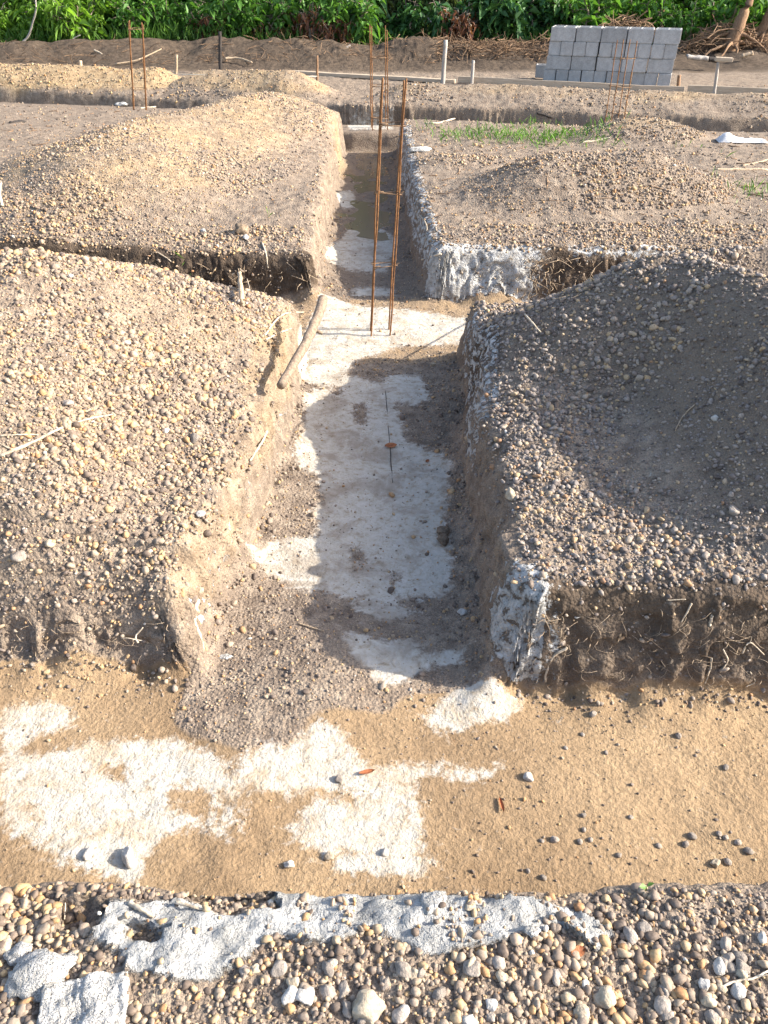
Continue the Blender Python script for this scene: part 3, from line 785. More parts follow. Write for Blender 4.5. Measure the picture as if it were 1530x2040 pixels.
sx, sy = Vector((math.cos(ang), math.sin(ang), 0)), Vector((-math.sin(ang), math.cos(ang), 0))
S0 = Vector((p0[0], p0[1], 0)); zb = .02
rb = random.Random(3)
ordn = ['bottom', 'second', 'third', 'top']
for c in range(4):
    if c % 2 == 0: spots = [(.90*(.102*1+.2045*i), .90*.2, 1) for i in range(10)]
    else: spots = [(.90*(.2+.409*i), .90*(.1+.204*j), 0) for i in range(5) for j in range(2)]
    for a, b, head in spots:
        q = S0 + sx*(a+rb.uniform(-.008, .008)+(.012*c)) + sy*(b+rb.uniform(-.012, .012))
        o = link('concrete_block', BM, None, 'grey hollow concrete block laid %s %s course of the stack' % ('end on in the' if head else 'lengthwise, %s row of the' % ('front' if b < .13 else 'back'), ordn[c]), 'concrete block', 'concrete blocks in the %s course%s' % (ordn[c], '' if head else (' front' if b < .13 else ' back')))
        o.location = (q.x, q.y, zb+c*.1815); o.rotation_euler = (0, 0, ang+(math.pi/2 if head else 0)+rb.uniform(-.02, .02)+(math.pi if rb.random() < .5 else 0))
# one extra block standing behind the left end
q = S0 - sx*.02 + sy*.55
o = link('concrete_block', BM, None, 'single grey concrete block on the ground behind the left end of the stack', 'concrete block'); o.location = (q.x, q.y, .03); o.rotation_euler = (0, 0, ang+.1)

# ------------------------------------------------------------------ boards, posts, string
def box_bm(sx_, sy_, sz_, bev=.004):
    bm = bmesh.new(); bmesh.ops.create_cube(bm, size=1)
    for v in bm.verts: v.co = Vector((v.co.x*sx_, v.co.y*sy_, v.co.z*sz_))
    bmesh.ops.subdivide_edges(bm, edges=[e for e in bm.edges if abs((e.verts[0].co-e.verts[1].co).x) > .3*sx_], cuts=10)
    for v in bm.verts: v.co += Vector((0, mnoise.noise(Vector((v.co.x*1.5, sx_, 0)))*.02, mnoise.noise(Vector((v.co.x*1.2, 5, sx_)))*.018))
    bmesh.ops.bevel(bm, geom=[e for e in bm.edges if len(e.link_faces) == 2 and e.calc_face_angle() > 1], offset=bev, segments=1, affect='EDGES')
    return bm
def board(a, b, h, th, label, material=M_BOARD):
    a, b = Vector(a), Vector(b); d = b-a
    bm = box_bm(d.length, th, h); me = bpy.data.meshes.new('board'); bm.to_mesh(me); bm.free(); me.materials.append(material)
    o = link('board', me, None, label, 'board', 'setting out boards by the block stack')
    o.location = (a+b)/2; o.rotation_euler = (0, -math.atan2(d.z, d.xy.length), math.atan2(d.y, d.x)); return o
f0 = S0 - sy*.30
board(f0-sx*1.25+Vector((0, 0, .05)), f0+sx*2.05+Vector((0, 0, .04)), .085, .025, 'long sawn board on edge along the foot of the block stack')
board(f0+sx*2.09-sy*.03+Vector((0, 0, .055)), f0+sx*4.6-sy*.03+Vector((0, 0, .04)), .11, .025, 'sawn board on edge running on past the brown stake beside the blocks')
board(f0-sx*4.2+sy*.3+Vector((0, 0, .02)), f0-sx*1.3+Vector((0, 0, .03)), .05, .10, 'pale plank lying flat on the ground beyond the far gravel ridge')
def post(ub, vb, ut, vt, Y, px, material, label, flat_top=True, sides=7):
    b = Vector(on_y(ub, vb, Y)); t = Vector(on_y(ut, vt, Y)); g = hgt(b.x, b.y)
    d = (t-b).normalized(); b = b - d*max((b.z-g+.12)/max(d.z, .3), .05)
    w = px_m(px, t)/2; n_ = 8
    v, f = tube(curvy([b, (b+t)/2, t], n_-1, w*.12, int(ub)), taper(n_, w*1.08, w*.92, .06, int(ub)), sides)
    o = link('post', py_mesh('post', v, f, material), None, label, 'post'); return o, t
post(882, 163, 888, 80, 13.4, 8.5, M_POSTG, 'tall grey weathered post behind the far gravel ridge')
post(940, 165, 943, 120, 13.3, 6.5, M_POSTG, 'short grey post beside the tall weathered one')
post(1350, 184, 1353, 150, 12.55, 7.5, M_POSTB, 'dark brown stake nailed where the two boards meet by the blocks')
o, t_ = post(1422, 194, 1431, 122, 11.9, 6.5, M_POSTG, 'slim pale stake carrying a short crosspiece to the right of the blocks')
me = bpy.data.meshes.new('crosspiece'); bm = box_bm(.22, .09, .05); bm.to_mesh(me); bm.free(); me.materials.append(M_BOARD)
c_o = link('crosspiece', me, o); c_o.location = t_+Vector((.07, 0, .02)); c_o.rotation_euler = (0, .05, -.2)
post(439, 132, 438, 63, 14.6, 7, M_CHAR, 'thin charred black post in front of the green bushes')
post(351, 138, 352, 109, 13.9, 6, M_STICK, 'short orange brown stake behind the far gravel ridge')
post(632, 146, 632, 111, 13.4, 5, M_POSTB, 'slender brown stake behind the rounded far ridge')
post(162, 138, 160, 121, 13.9, 7, M_STICK, 'stubby pale stake behind the long orange gravel ridge')
a = Vector(on_y(335, 147, 12.2)); b = Vector(on_y(632, 152, 13.2)); v, f = tube([a, a*.5+b*.5-Vector((0, 0, .015)), b], .0035, 4)
link('string', py_mesh('string', v, f, M_STRING), None, 'thin pale string stretched over the rounded far gravel ridge', 'string')

# ------------------------------------------------------------------ rebar cages
def cage(base, top, w, dep, H_, ties, label, rot=.12, r=.006, extra=()):
    e = bpy.data.objects.new('rebar_cage', None); col.objects.link(e); base = Vector(base); e.location = base
    e['label'] = label; e['category'] = 'rebar'; e['group'] = 'rebar column cages standing in the trenches'
    ax = (Vector(top)-base); rr = random.Random(int(base.y*10)); cr, sr = math.cos(rot), math.sin(rot)
    corners = [(-w/2, -dep/2), (w/2, -dep/2), (w/2, dep/2), (-w/2, dep/2)]+list(extra)
    def at(c, t, j=0.0):
        x, y = c; return Vector((x*cr-y*sr, x*sr+y*cr, 0)) + ax*t + Vector((rr.uniform(-j, j), rr.uniform(-j, j), 0))
    for c in corners:
        tt = 1+rr.uniform(-.04, .02)
        pts = [at(c, t_, .004) for t_ in np.linspace(-.02, tt, 9)]
        rad = []
        v, f = tube(curvy(pts, 60, .0, 1), [r*(1.12 if i % 2 else .96) for i in range(61)], 6)
        link('bar', py_mesh('bar', v, f, M_RUST), e)
    for t_ in ties:
        q = [at((c[0]*1.12, c[1]*1.12), t_, .006) for c in corners[:4]]
        q = [p_+Vector((0, 0, rr.uniform(-.012, .012))) for p_ in q]
        loop = q+[q[0]+Vector((.004, .004, .006)), q[1]*.3+q[0]*.7+Vector((0, 0, .01))]
        v, f = tube(loop, .0032, 5); link('stirrup', py_mesh('stirrup', v, f, M_WIRE), e)
        for p_ in q:
            s = p_*.96+at((0, 0), t_)*.04
            pts = [s+Vector((.011*math.cos(k*1.3), .011*math.sin(k*1.3), -.008+.0022*k)) for k in range(9)]+[s+Vector((.02, -.012, .018))]
            v, f = tube(pts, .0014, 4); link('tie_wire', py_mesh('tie_wire', v, f, M_WIRE), e)
    return e
B1 = on_z(758, 660, ZF+.01); T1 = on_y(785, 148, B1[1])
cage(B1, T1, .125, .085, 1.5, (.30, .585, .83), 'tall rusty rebar cage standing on the pale floor where the trenches cross', .10, .0058)
zt = ZF+.20
B2 = Vector((-.06, 11.0, zt)); T2 = on_y(754, 54, 11.0)
cage(B2, T2, .19, .18, 1.2, (.12, .45, .72), 'thin rusty rebar cage at the far end of the narrow trench', .12, .0072)
B3 = on_y(278, 206, 11.55); T3 = on_y(270, 42, 11.55); B3 = B3+(B3-T3)*.25
cage(B3, T3, .16, .16, 1.2, (.35, .93), 'rusty rebar cage in front of the long orange gravel ridge', .3, .0075)
B4 = on_y(1226, 228, 10.45); T4 = on_y(1249, 80, 10.45); B4 = B4+(B4-T4)*.22
cage(B4, T4, .17, .15, 1.2, (.2, .5, .8), 'leaning rusty rebar cage in front of the concrete block stack', .25, .0055)

# ------------------------------------------------------------------ stones, clods and lumps
def rock_mesh(seed, s, amp=.45, facet=True, subd=3):
    bm = bmesh.new(); bmesh.ops.create_icosphere(bm, subdivisions=subd, radius=.5); r = random.Random(seed)
    off = Vector((r.random()*90, r.random()*90, 0))
    cuts = [(Vector((r.gauss(0, 1), r.gauss(0, 1), r.gauss(0, 1))).normalized(), r.uniform(.30, .42)) for _ in range(9)] if facet else []
    for v in bm.verts:
        for nrm, dd in cuts:
            k = v.co.dot(nrm)-dd
            if k > 0: v.co -= nrm*k*.9
        d = 1+amp*.5*mnoise.noise(v.co*2.5+off)+amp*.22*mnoise.noise(v.co*7+off)+amp*.1*mnoise.noise(v.co*16+off)
        v.co = Vector((v.co.x*s[0], v.co.y*s[1], v.co.z*s[2]))*d
    me = bpy.data.meshes.new('stone'); bm.to_mesh(me); bm.free(); me.polygons.foreach_set('use_smooth', np.ones(len(me.polygons), bool))
    return me
def rock(u_, v_, px, ar, material, label, cat='stone', group=None, name='stone', seed=None, facet=True, rz=None, flat=.7, sink=.30, amp=.45):
    P_ = hit(u_, v_); w = px_m(px, P_); seed = seed or int(u_*3+v_)
    me = rock_mesh(seed, (w, w*ar, w*flat), amp, facet); me.materials.append(material)
    o = link(name, me, None, label, cat, group); o.location = P_+Vector((0, 0, w*flat*(.5-sink))); o.rotation_euler = (0, 0, rz if rz is not None else seed*1.7 % 6.28)
    return o
for a in [
 (730, 2008, 74, .85, M_ROCKT, 'largest angular tan rock lying in the near gravel'),
 (1203, 1988, 52, .9, M_ROCKT, 'pointed cream stone beside damp dark soil in the near gravel'),
 (608, 1986, 42, .9, M_ROCKW, 'rounded white stone in the near gravel next to the largest tan rock'),
 (256, 1712, 50, .55, M_ROCKW, 'flat oval white chip of concrete on the stained trench floor'),
 (176, 1704, 28, .7, M_ROCKW, 'small white chip of concrete beside the flat oval one'),
 (922, 1222, 25, .75, M_ROCKW, 'white stone at the shaded foot of the trench wall'),
 (676, 1553, 20, .9, M_ROCKG, 'grey stone on the white stained concrete by a faint groove'),
 (1052, 1550, 24, .8, M_ROCKW, 'pale stone on the tan floor at the end of the groove'),
 (1424, 1722, 24, .8, M_ROCKT, 'cream stone on the tan floor next to the near gravel edge'),
 (656, 1706, 22, 1, M_ROCKT, 'angular tan stone on the white crust near the mortar'),
 (576, 1724, 24, .8, M_ROCKW, 'pale crumb of concrete beside the white crust'),
 (766, 1700, 20, .9, M_ROCKW, 'small white crumb of concrete at the broken crust edge'),
 (935, 1808, 22, 1.1, M_ROCKT, 'tan stone stuck in the grey mortar strip'),
 (10, 1890, 46, 1.0, M_ROCKT, 'big rounded pinkish tan stone beside the white plaster lump'),
 (862, 728, 14, .7, M_ROCKT, 'yellowish pebble on the shaded brown floor below the lit concrete'),
 (490, 476, 17, .7, M_ROCKW, 'pale stone beside a dark clod on the broad gravel heap'),
 (405, 462, 13, .8, M_WHITE, 'bright white chip on the front slope of the broad gravel heap'),
 (388, 876, 28, .8, M_ROCKG, 'grey stone on the lower sunlit slope of the tan heap'),
 (136, 806, 24, .8, M_ROCKG, 'purplish stone above the branch on the tan heap'),
 (38, 1112, 34, .9, M_ROCKG, 'large grey stone on the tan heap front'),
 (400, 1026, 20, .9, M_ROCKW, 'whitish stone near the trench lip of the tan heap'),
 (100, 1085, 24, .8, M_ROCKT, 'reddish tan stone on the tan heap front'),
 (1015, 990, 36, .6, M_ROCKT, 'pinkish flat stone at the lip of the dark gravel heap'),
 (1190, 718, 18, .8, M_ROCKG, 'grey stone on the shaded slope of the dark gravel heap'),
 (1425, 835, 18, .9, M_ROCKW, 'pale rounded stone high on the dark gravel heap'),
 (1460, 1020, 26, .9, M_ROCKG, 'blocky grey stone on the right of the dark gravel heap')]:
    rock(*a)
for u_, v_, px in ((1162,1625,11),(1163,1654,10),(1155,1678,12),(1176,1674,11),(1105,1674,16),(1079,1676,10),(1232,1705,12),(1256,1629,10),(1312,1686,12),(1365,1683,15),(1379,1668,17),(1432,1662,12),(1445,1670,12),(1470,1680,14),(1490,1697,17),(1449,1718,15),(1082,1750,13),(1052,1736,10),(1207,1500,9),(1127,1491,9),(1445,1530,13),(1351,1467,14),(1181,1424,14),(1160,1464,9)):
    rock(u_, v_, px*1.1, .8, M_ROCKG, 'small grey pebble lying loose on the tan trench floor', 'pebble', 'loose pebbles on the tan trench floor', 'pebble', facet=False)
rq = random.Random(21)
for i in range(70):
    u_, v_ = rq.uniform(480, 1525), rq.uniform(1850, 2035)
    if u_ < 1230 and v_ < 1915: continue
    rock(u_, v_, rq.uniform(24, 40), rq.uniform(.65, .95), rq.choice([M_ROCKG, M_ROCKG, M_ROCKT, M_ROCKW]), 'larger rounded stone among the pebbles of the near bank', 'stone', 'larger stones in the near gravel', facet=rq.random() < .5, sink=.35)
for a in [
 (884, 1062, 30, .8, 'brown earth clod on the floor below the shaded wall'), (884, 1080, 30, .9, 'second brown earth clod touching the first below the shaded wall'),
 (482, 464, 36, .8, 'dark earth clod perched on the edge of the broad gravel heap'),
 (165, 1095-20, 22, .8, 'small earth clod on the tan heap front')]:
    rock(*a[:4], M_CLOD, a[4], 'clod', None, 'earth_clod', amp=.8, sink=.25)
for a in [
 (85, 1945, 130, .72, .35, 'big rough white plaster lump in the near corner beside the mortar'),
 (40, 1905, 50, .8, .6, 'small white plaster lump topped on a tan stone'),
 (862, 1800, 52, .8, .35, 'crumbly white plaster lump sitting on the grey mortar strip'),
 (1060, 1825+30, 30, .8, .4, 'small crumb of pale mortar at the end of the grey strip')]:
    rock(a[0], a[1], a[2], a[3], M_WHITE, a[5], 'plaster lump', None, 'plaster_lump', facet=False, flat=a[4], amp=1.0, sink=.25, rz=.3)
for u_, v_, px, lab in ((835, 302, 46, 'white cement crust at the lip of the narrow trench'), (245, 210, 30, 'white cement crumbs on the ground before the orange ridge'), (1150, 1230, 12, 'tiny white plaster crumb on the dark heap lip'), (450, 1310, 26, 'white plaster splash at the trench corner')):
    rock(u_, v_, px, .5, M_WHITE, lab, 'plaster lump', None, 'plaster_lump', facet=False, flat=.22, amp=.9, sink=.1, rz=.1)
# ribbed white slab in the near corner
P_ = hit(170, 2005); bm = bmesh.new(); bmesh.ops.create_grid(bm, x_segments=50, y_segments=24, size=.5)
for v in bm.verts:
    x, y = v.co.x, v.co.y; e = max(abs(x), abs(y))*2
    r_ = .0022*math.sin(x*75+2*math.sin(y*4)+5*mnoise.noise(Vector((x*3, y*3, 0))))*(.4+mnoise.noise(Vector((x*4, y*2, 9)))) + .016*mnoise.noise(Vector((x*4, y*4, 3))) + .004*mnoise.noise(Vector((x*18, y*18, 3))) - .05*max(0, e-.80+.12*mnoise.noise(Vector((x*5, y*5, 8))))/.14
    v.co = Vector((x*.20*(1+.05*mnoise.noise(Vector((0, y*5, 1)))), y*.12*(1+.08*mnoise.noise(Vector((x*5, 0, 1)))), r_+.022))
me = bpy.data.meshes.new('slab'); bm.to_mesh(me); bm.free(); me.materials.append(M_WHITE); me.polygons.foreach_set('use_smooth', np.ones(len(me.polygons), bool))
o = link('plaster_slab', me, None, 'flat ribbed white slab of set plaster in the near corner', 'plaster slab'); o.location = P_; o.rotation_euler = (0, 0, .18)
# crumpled white sack on the far ground
P_ = hit(1478, 282); bm = bmesh.new(); bmesh.ops.create_grid(bm, x_segments=30, y_segments=16, size=.5)
for v in bm.verts:
    x, y = v.co.x, v.co.y
    z = .035*math.exp(-((x+.33)/.16)**2-(y/.4)**2)*1.8+.02+.03*mnoise.noise(Vector((x*6, y*6, 2)))-.04*max(0, max(abs(x), abs(y))-.42)/.08
    v.co = Vector((x*.52, y*.2*(1-.5*(x+.5)*.6), max(z, .004)))
me = bpy.data.meshes.new('sack'); bm.to_mesh(me); bm.free(); me.materials.append(M_SACK); me.polygons.foreach_set('use_smooth', np.ones(len(me.polygons), bool))
o = link('plastic_sack', me, None, 'crumpled white plastic sack lying on the bare level ground', 'sack'); o.location = P_; o.rotation_euler = (0, 0, -.12)

# ------------------------------------------------------------------ sticks, branches and roots
def stick(name, pts, px0, px1, material, label, cat, group=None, lift=.008, wob=.25, seed=0, forks=(), ends=None):
    Pn = []
    for q in pts:
        if len(q) == 3 and q[2] > 1.0: P_ = Vector(on_y(q[0], q[1], q[2]))
        else:
            P_ = hit(q[0], q[1]); d = (Vector((0, 0, CAM_H))-P_).normalized(); P_ = P_+d*lift+Vector((0, 0, q[2] if len(q) == 3 else 0))
        Pn.append(P_)
    k_ = .72 if name == 'root' else .9
    w0, w1 = k_*px_m(px0, Pn[0])/2, k_*px_m(px1, Pn[-1])/2
    n_ = max(8, 4*len(Pn)); c = curvy(Pn, n_, w0*wob, seed)
    ps = [tube(c, taper(n_+1, w0, w1, .14, seed), 7)]
    for (k, du, dv, ln) in forks:
        b = c[int(k*n_)]; dirv = Vector((du, 0, dv)).normalized(); e = b+dirv*ln
        ps.append(tube(curvy([b, (b+e)/2+Vector((0, 0, ln*.1)), e], 5, ln*.03, seed+1), taper(6, w1*.9, w1*.4), 5))
    v, f = join(ps)
    return link(name, py_mesh(name, v, f, material), None, label, cat, group)
bt = Vector(on_y(645, 594, 3.95)); bb = Vector(on_y(560, 768, 3.18)); mid = Vector(on_y(605, 690, 3.5))
v1_ = curvy([bb, mid, Vector(on_y(628, 640, 3.75)), bt], 16, .004, 4)
v, f = join([tube(v1_, [.020, .021, .022, .022, .023, .023, .024, .024, .026, .024, .025, .025, .026, .026, .027, .027, .026], 9), tube([v1_[9], v1_[9]+Vector((.05, -.01, -.02))], [.012, .008], 6)])
link('stick', py_mesh('stick', v, f, simple('greyed_stick', (.17, .12, .085), (.36, .275, .20), 22, .8, (3, 3, 3), .6, .005)), None, 'thick peeled stick jutting over the trench corner from the tan heap', 'stick')
S = [
 ('branch', [(0, 908), (60, 884), (120, 854), (165, 838), (225, 826)], 9, 4, M_ROOT, 'long crooked pale branch lying across the tan heap', 'branch', ((.15, -1, .1, .15),)),
 ('twig', [(0, 868), (40, 866), (75, 866)], 5, 3, M_ROOT, 'thin straight twig beside the crooked branch on the tan heap', 'twig', ()),
 ('stick', [(394, 1196), (389, 1240, .015), (398, 1270), (405, 1292)], 10, 7, M_ROOT, 'bare white stick leaning against the trench corner', 'stick', ((.9, .3, -1, .02),)),
 ('root', [(531, 860), (522, 880), (512, 896), (498, 918)], 9, 5, M_ROOT, 'pale root sticking out at the lit trench lip', 'root', ()),
 ('stick', [(484, 610), (482, 592, .05), (480, 570, .10)], 12, 10, M_STICK, 'short cut stick standing upright in the tan heap', 'stick', ()),
 ('root', [(528, 668), (548, 648, .02), (572, 634, .03), (606, 622)], 5, 3, M_ROOT, 'forked dry root on the tan heap beside the thick stick', 'root', ((.5, .5, 1, .06), (.7, .2, 1, .05))),
 ('twig', [(530, 676), (555, 664), (580, 654)], 4, 3, M_ROOT, 'thin twig below the forked dry root', 'twig', ()),
 ('root', [(388, 334), (420, 346), (452, 362)], 6, 4, M_STICK, 'dark bent root lying on the broad gravel heap', 'root', ()),
 ('root', [(440, 288), (466, 316), (492, 338)], 6, 4, M_STICK, 'orange brown root lying above the bent one on the broad heap', 'root', ()),
 ('root', [(1018, 596), (1046, 626), (1078, 662)], 5, 3, M_ROOT, 'fine forked root on the back edge of the dark heap', 'root', ((.4, -.3, -1, .07),)),
 ('root', [(1384, 806), (1360, 830), (1346, 856)], 4, 3, M_STICK, 'thin curved root on the dark heap', 'root', ()),
 ('root', [(1130, 1290), (1102, 1308), (1090, 1334), (1086, 1358)], 9, 6, M_ROOT, 'thick pale root arching out of the trench wall under the dark heap', 'root', ()),
 ('root', [(1418, 1226), (1414, 1244), (1412, 1262)], 10, 6, M_ROOT, 'broken white root stub under the dark heap', 'root', ()),
 ('root', [(1378, 1202), (1366, 1224), (1354, 1244)], 6, 3, M_ROOT, 'slanting white root above the hollow under the dark heap', 'root', ()),
 ('root', [(1328, 1196), (1366, 1194)], 4, 3, M_ROOT, 'straight white root lying on the lip above the hollow', 'root', ()),
 ('root', [(1418, 1310), (1414, 1334), (1404, 1362)], 7, 4, M_ROOT, 'drooping tan root in the shaded wall', 'root', ()),
 ('root', [(1440, 1294), (1450, 1316), (1434, 1340)], 5, 3, M_ROOT, 'hooked thin root in the shaded wall', 'root', ()),
 ('root', [(1478, 1302), (1494, 1280), (1522, 1304)], 5, 3, M_ROOT, 'forked white root at the right of the shaded wall', 'root', ((.5, -.1, 1, .03),)),
 ('root', [(1494, 1338), (1504, 1358), (1486, 1368)], 4, 3, M_ROOT, 'small curled root low in the shaded wall', 'root', ()),
 ('root', [(1432, 1968), (1470, 1954), (1500, 1950), (1530, 1934)], 8, 5, M_ROOT, 'pale root lying on the near gravel', 'root', ((.8, 1, .4, .03),)),
 ('stick', [(258, 1798), (282, 1812), (306, 1826)], 11, 9, M_ROOT, 'short pale stick on the mortar strip', 'stick', ()),
 ('root', [(131, 1782), (130, 1805), (128, 1832)], 5, 3, M_ROOT, 'thin white root hanging over the pit beside the mortar', 'root', ()),
 ('stick', [(350, 1798), (382, 1806), (408, 1812)], 8, 5, M_ROOT, 'pale splinter of wood in the mortar strip', 'stick', ()),
 ('stick', [(275, 1282-2), (270, 1268), (285, 1250)], 5, 3, M_ROOT, 'small spread of thin white roots in the trench wall', 'root', ((.3, -1, .1, .05), (.3, .9, -.4, .05))),
 ('twig', [(595, 1242), (620, 1250), (645, 1257)], 4, 3, M_STICK, 'thin brown twig on the gravelly floor between the trenches', 'twig', ()),
 ('stick', [(1424, 338), (1470, 338), (1530, 338)], 7, 6, M_STICK, 'peeled pole lying on the level ground', 'stick', ()),
 ('stick', [(1478, 330), (1510, 324), (1530, 318)], 5, 5, M_STICK, 'thinner pole lying beside the peeled pole', 'stick', ()),
 ('stick', [(1158, 284), (1190, 280), (1216, 274)], 5, 3, M_ROOT, 'pale stick beside the grass patch', 'stick', ()),
 ('stick', [(846, 246), (878, 244), (906, 236)], 5, 3, M_ROOT, 'pale curved stick at the near lip of the far trench', 'stick', ()),
 ('root', [(836, 428), (850, 456, .02), (846, 486), (842, 500)], 4, 3, M_ROOT, 'branching dry root on the wall of the narrow trench', 'root', ((.6, 1, .3, .08), (.9, 1, .1, .07))),
 ('root', [(840, 518), (862, 510), (880, 506)], 5, 4, M_ROOT, 'stubby pale root above the white splashed wall', 'root', ()),
 ('root', [(312, 502), (340, 520), (352, 540), (362, 562)], 4, 2, M_ROOT, 'long thin root hanging in the dark cross trench wall', 'root', ((.6, -.2, -1, .08),)),
 ('root', [(522, 484), (530, 506), (534, 534)], 5, 3, M_ROOT, 'white root hanging from the lip of the dark cross trench wall', 'root', ((.6, .6, -1, .07),)),
 ('root', [(478, 536), (492, 556), (500, 588)], 4, 2, M_ROOT, 'pair of thin hanging roots above the upright cut stick', 'root', ((.2, .5, -1, .12),)),
 ('root', [(1055, 540), (1058, 570), (1050, 596)], 4, 2, M_ROOT, 'thin root hanging beside the white splashed wall', 'root', ()),
 ('stick', [(1070, 230-5), (1100, 234)], 5, 4, M_CHAR, 'short charred stick on the far low ridge', 'stick', ()),
 ('stick', [(20, 245), (50, 242)], 8, 7, M_CHAR, 'charred chunk of wood on the ground behind the broad heap', 'stick', ()),
 ('stick', [(280, 216), (310, 213)], 4, 3, M_ROOT, 'pale stick on the crest of the broad heap', 'stick', ()),
 ('branch', [(4, 410), (3, 400, .05), (8, 385, .08)], 8, 4, M_ROOT, 'bleached bone white branch end at the side of the broad heap', 'branch', ()),
]
for i, (nm, pts, a, b, mt, lab, ct, fk) in enumerate(S): stick(nm, pts, a, b, mt, lab, ct, None, .009, .25, i+3, fk)
# far sticks at the earth bank (distance given)
F = [
 ('log', [(-60, 105, 16.0), (40, 102, 16.0), (105, 99, 15.95), (140, 110, 15.8)], 7, 5, M_STICK, 'long pale curved log along the top of the dark earth bank', 'log'),
 ('branch', [(38, 90, 16.3), (56, 72, 16.3), (66, 42, 16.25), (72, 18, 16.2), (70, -6, 16.2)], 5, 3, M_POSTG, 'bare bent grey branch rising in front of the yellow green bushes', 'branch'),
 ('branch', [(135, 88, 16.3), (148, 76, 16.3), (160, 70, 16.3)], 3, 2, M_POSTG, 'small grey branch leaning on the earth bank', 'branch'),
 ('stick', [(188, 100, 15.7), (200, 106, 15.65), (211, 113, 15.6)], 4, 3, M_ROOT, 'short white stick on the earth bank', 'stick'),
 ('stick', [(230, 128, 15.2), (275, 119, 15.3), (322, 97, 15.6)], 4, 2, M_STICK, 'long thin bent stick propped on the earth bank', 'stick'),
 ('log', [(448, 117, 15.4), (474, 116, 15.4), (502, 124, 15.2)], 6, 3, M_STICK, 'pale piece of log on the earth bank beside the charred post', 'log'),
 ('stick', [(664, 114, 15.8), (680, 102, 15.85), (698, 90, 15.9)], 5, 4, M_POSTG, 'grey stick leaning at the foot of the dead shrubs', 'stick'),
 ('pole', [(852, 36, 16.9), (882, 66, 16.7), (918, 100, 16.5)], 3, 2, M_POSTG, 'thin dry pole leaning down beside the tall grey post', 'pole'),
 ('pole', [(862, 60, 16.8), (888, 80, 16.6), (912, 98, 16.4)], 3, 2, M_STICK, 'second shorter dry pole leaning below the first', 'pole'),
 ('tree_trunk', [(954, 96, 17.0), (958, 60, 17.0), (964, 0, 17.0), (966, -60, 17.0)], 8, 6, M_BARK, 'slim grey bare trunk at the wood edge', 'trunk'),
 ('tree_trunk', [(992, 82, 16.9), (988, 60, 16.9), (984, 44, 16.9)], 6, 4, M_STICK, 'short broken sapling stump beside the slim grey trunk', 'trunk'),
 ('tree_trunk', [(1312, 45, 17.2), (1322, 20, 17.2), (1332, -8, 17.2)], 6, 5, M_POSTB, 'leaning brown branch behind the block stack', 'trunk'),
 ('tree_trunk', [(250, 90, 17.2), (246, 60, 17.2), (246, 20, 17.2), (247, -30, 17.2)], 4, 3, M_POSTG, 'thin pale sapling stem behind the rebar cage', 'trunk'),
 ('tree_trunk', [(508, 108, 17.0), (506, 80, 17.0), (505, 40, 17.0)], 5, 4, M_POSTG, 'thin grey sapling stem among the brown dead shrubs', 'trunk'),
 ('log', [(1368, 113, 15.0), (1395, 116, 15.0), (1412, 117, 15.0)], 10, 10, M_POSTG, 'fallen grey log behind the right end of the blocks', 'log'),
 ('log', [(1412, 118, 15.0), (1432, 121, 15.0)], 11, 8, M_CHAR, 'charred end of log beside the fallen grey log', 'log'),
 ('log', [(1478, 112, 15.3), (1500, 106, 15.3)], 9, 9, M_STICK, 'sawn log lying at the foot of the stump', 'log'),
]
for i, (nm, pts, a, b, mt, lab, ct) in enumerate(F): stick(nm, pts, a, b, mt, lab, ct, None, 0, .15, i+60)
# stump with splayed roots
def stump(u_, v_, Y, h, w, label, lean):
    b = Vector(on_y(u_, v_, Y)); b.z = hgt(b.x, b.y)-.05; r = random.Random(int(u_))
    e = bpy.data.objects.new('stump', None); col.objects.link(e); e.location = b; e['label'] = label; e['category'] = 'stump'
    pts = [Vector((0, 0, 0)), Vector((lean*.3, 0, h*.4)), Vector((lean*.7, .03, h*.75)), Vector((lean, 0, h))]
    v, f = tube(curvy(pts, 10, .012, 3), [w*1.5, w*1.3, w*1.15, w, w*.9, w*.85, w*.75, w*.7, w*.6, w*.45, w*.25], 9)
    link('trunk', py_mesh('trunk', v, f, M_POSTB), e)
    for k in range(9):
        a = k*.7+r.random()*.4; ln = r.uniform(.4, .8); z0 = h*r.uniform(.15, .6)
        q = [Vector((lean*.3, 0, z0)), Vector((math.cos(a)*ln*.5, math.sin(a)*ln*.4, z0*.75)), Vector((math.cos(a)*ln, math.sin(a)*ln*.7, -.02))]
        v, f = tube(curvy(q, 9, .015, k), taper(10, w*.35, w*.08), 6); link('root', py_mesh('root', v, f, M_DARKROOT if k % 2 else M_POSTB), e)
    return e
stump(1452, 100, 16.0, .85, .12, 'upturned brown stump with splayed roots beyond the blocks', .2)
stump(1512, 95, 16.3, .75, .14, 'dark charred looking stump at the far right of the brush', .15)
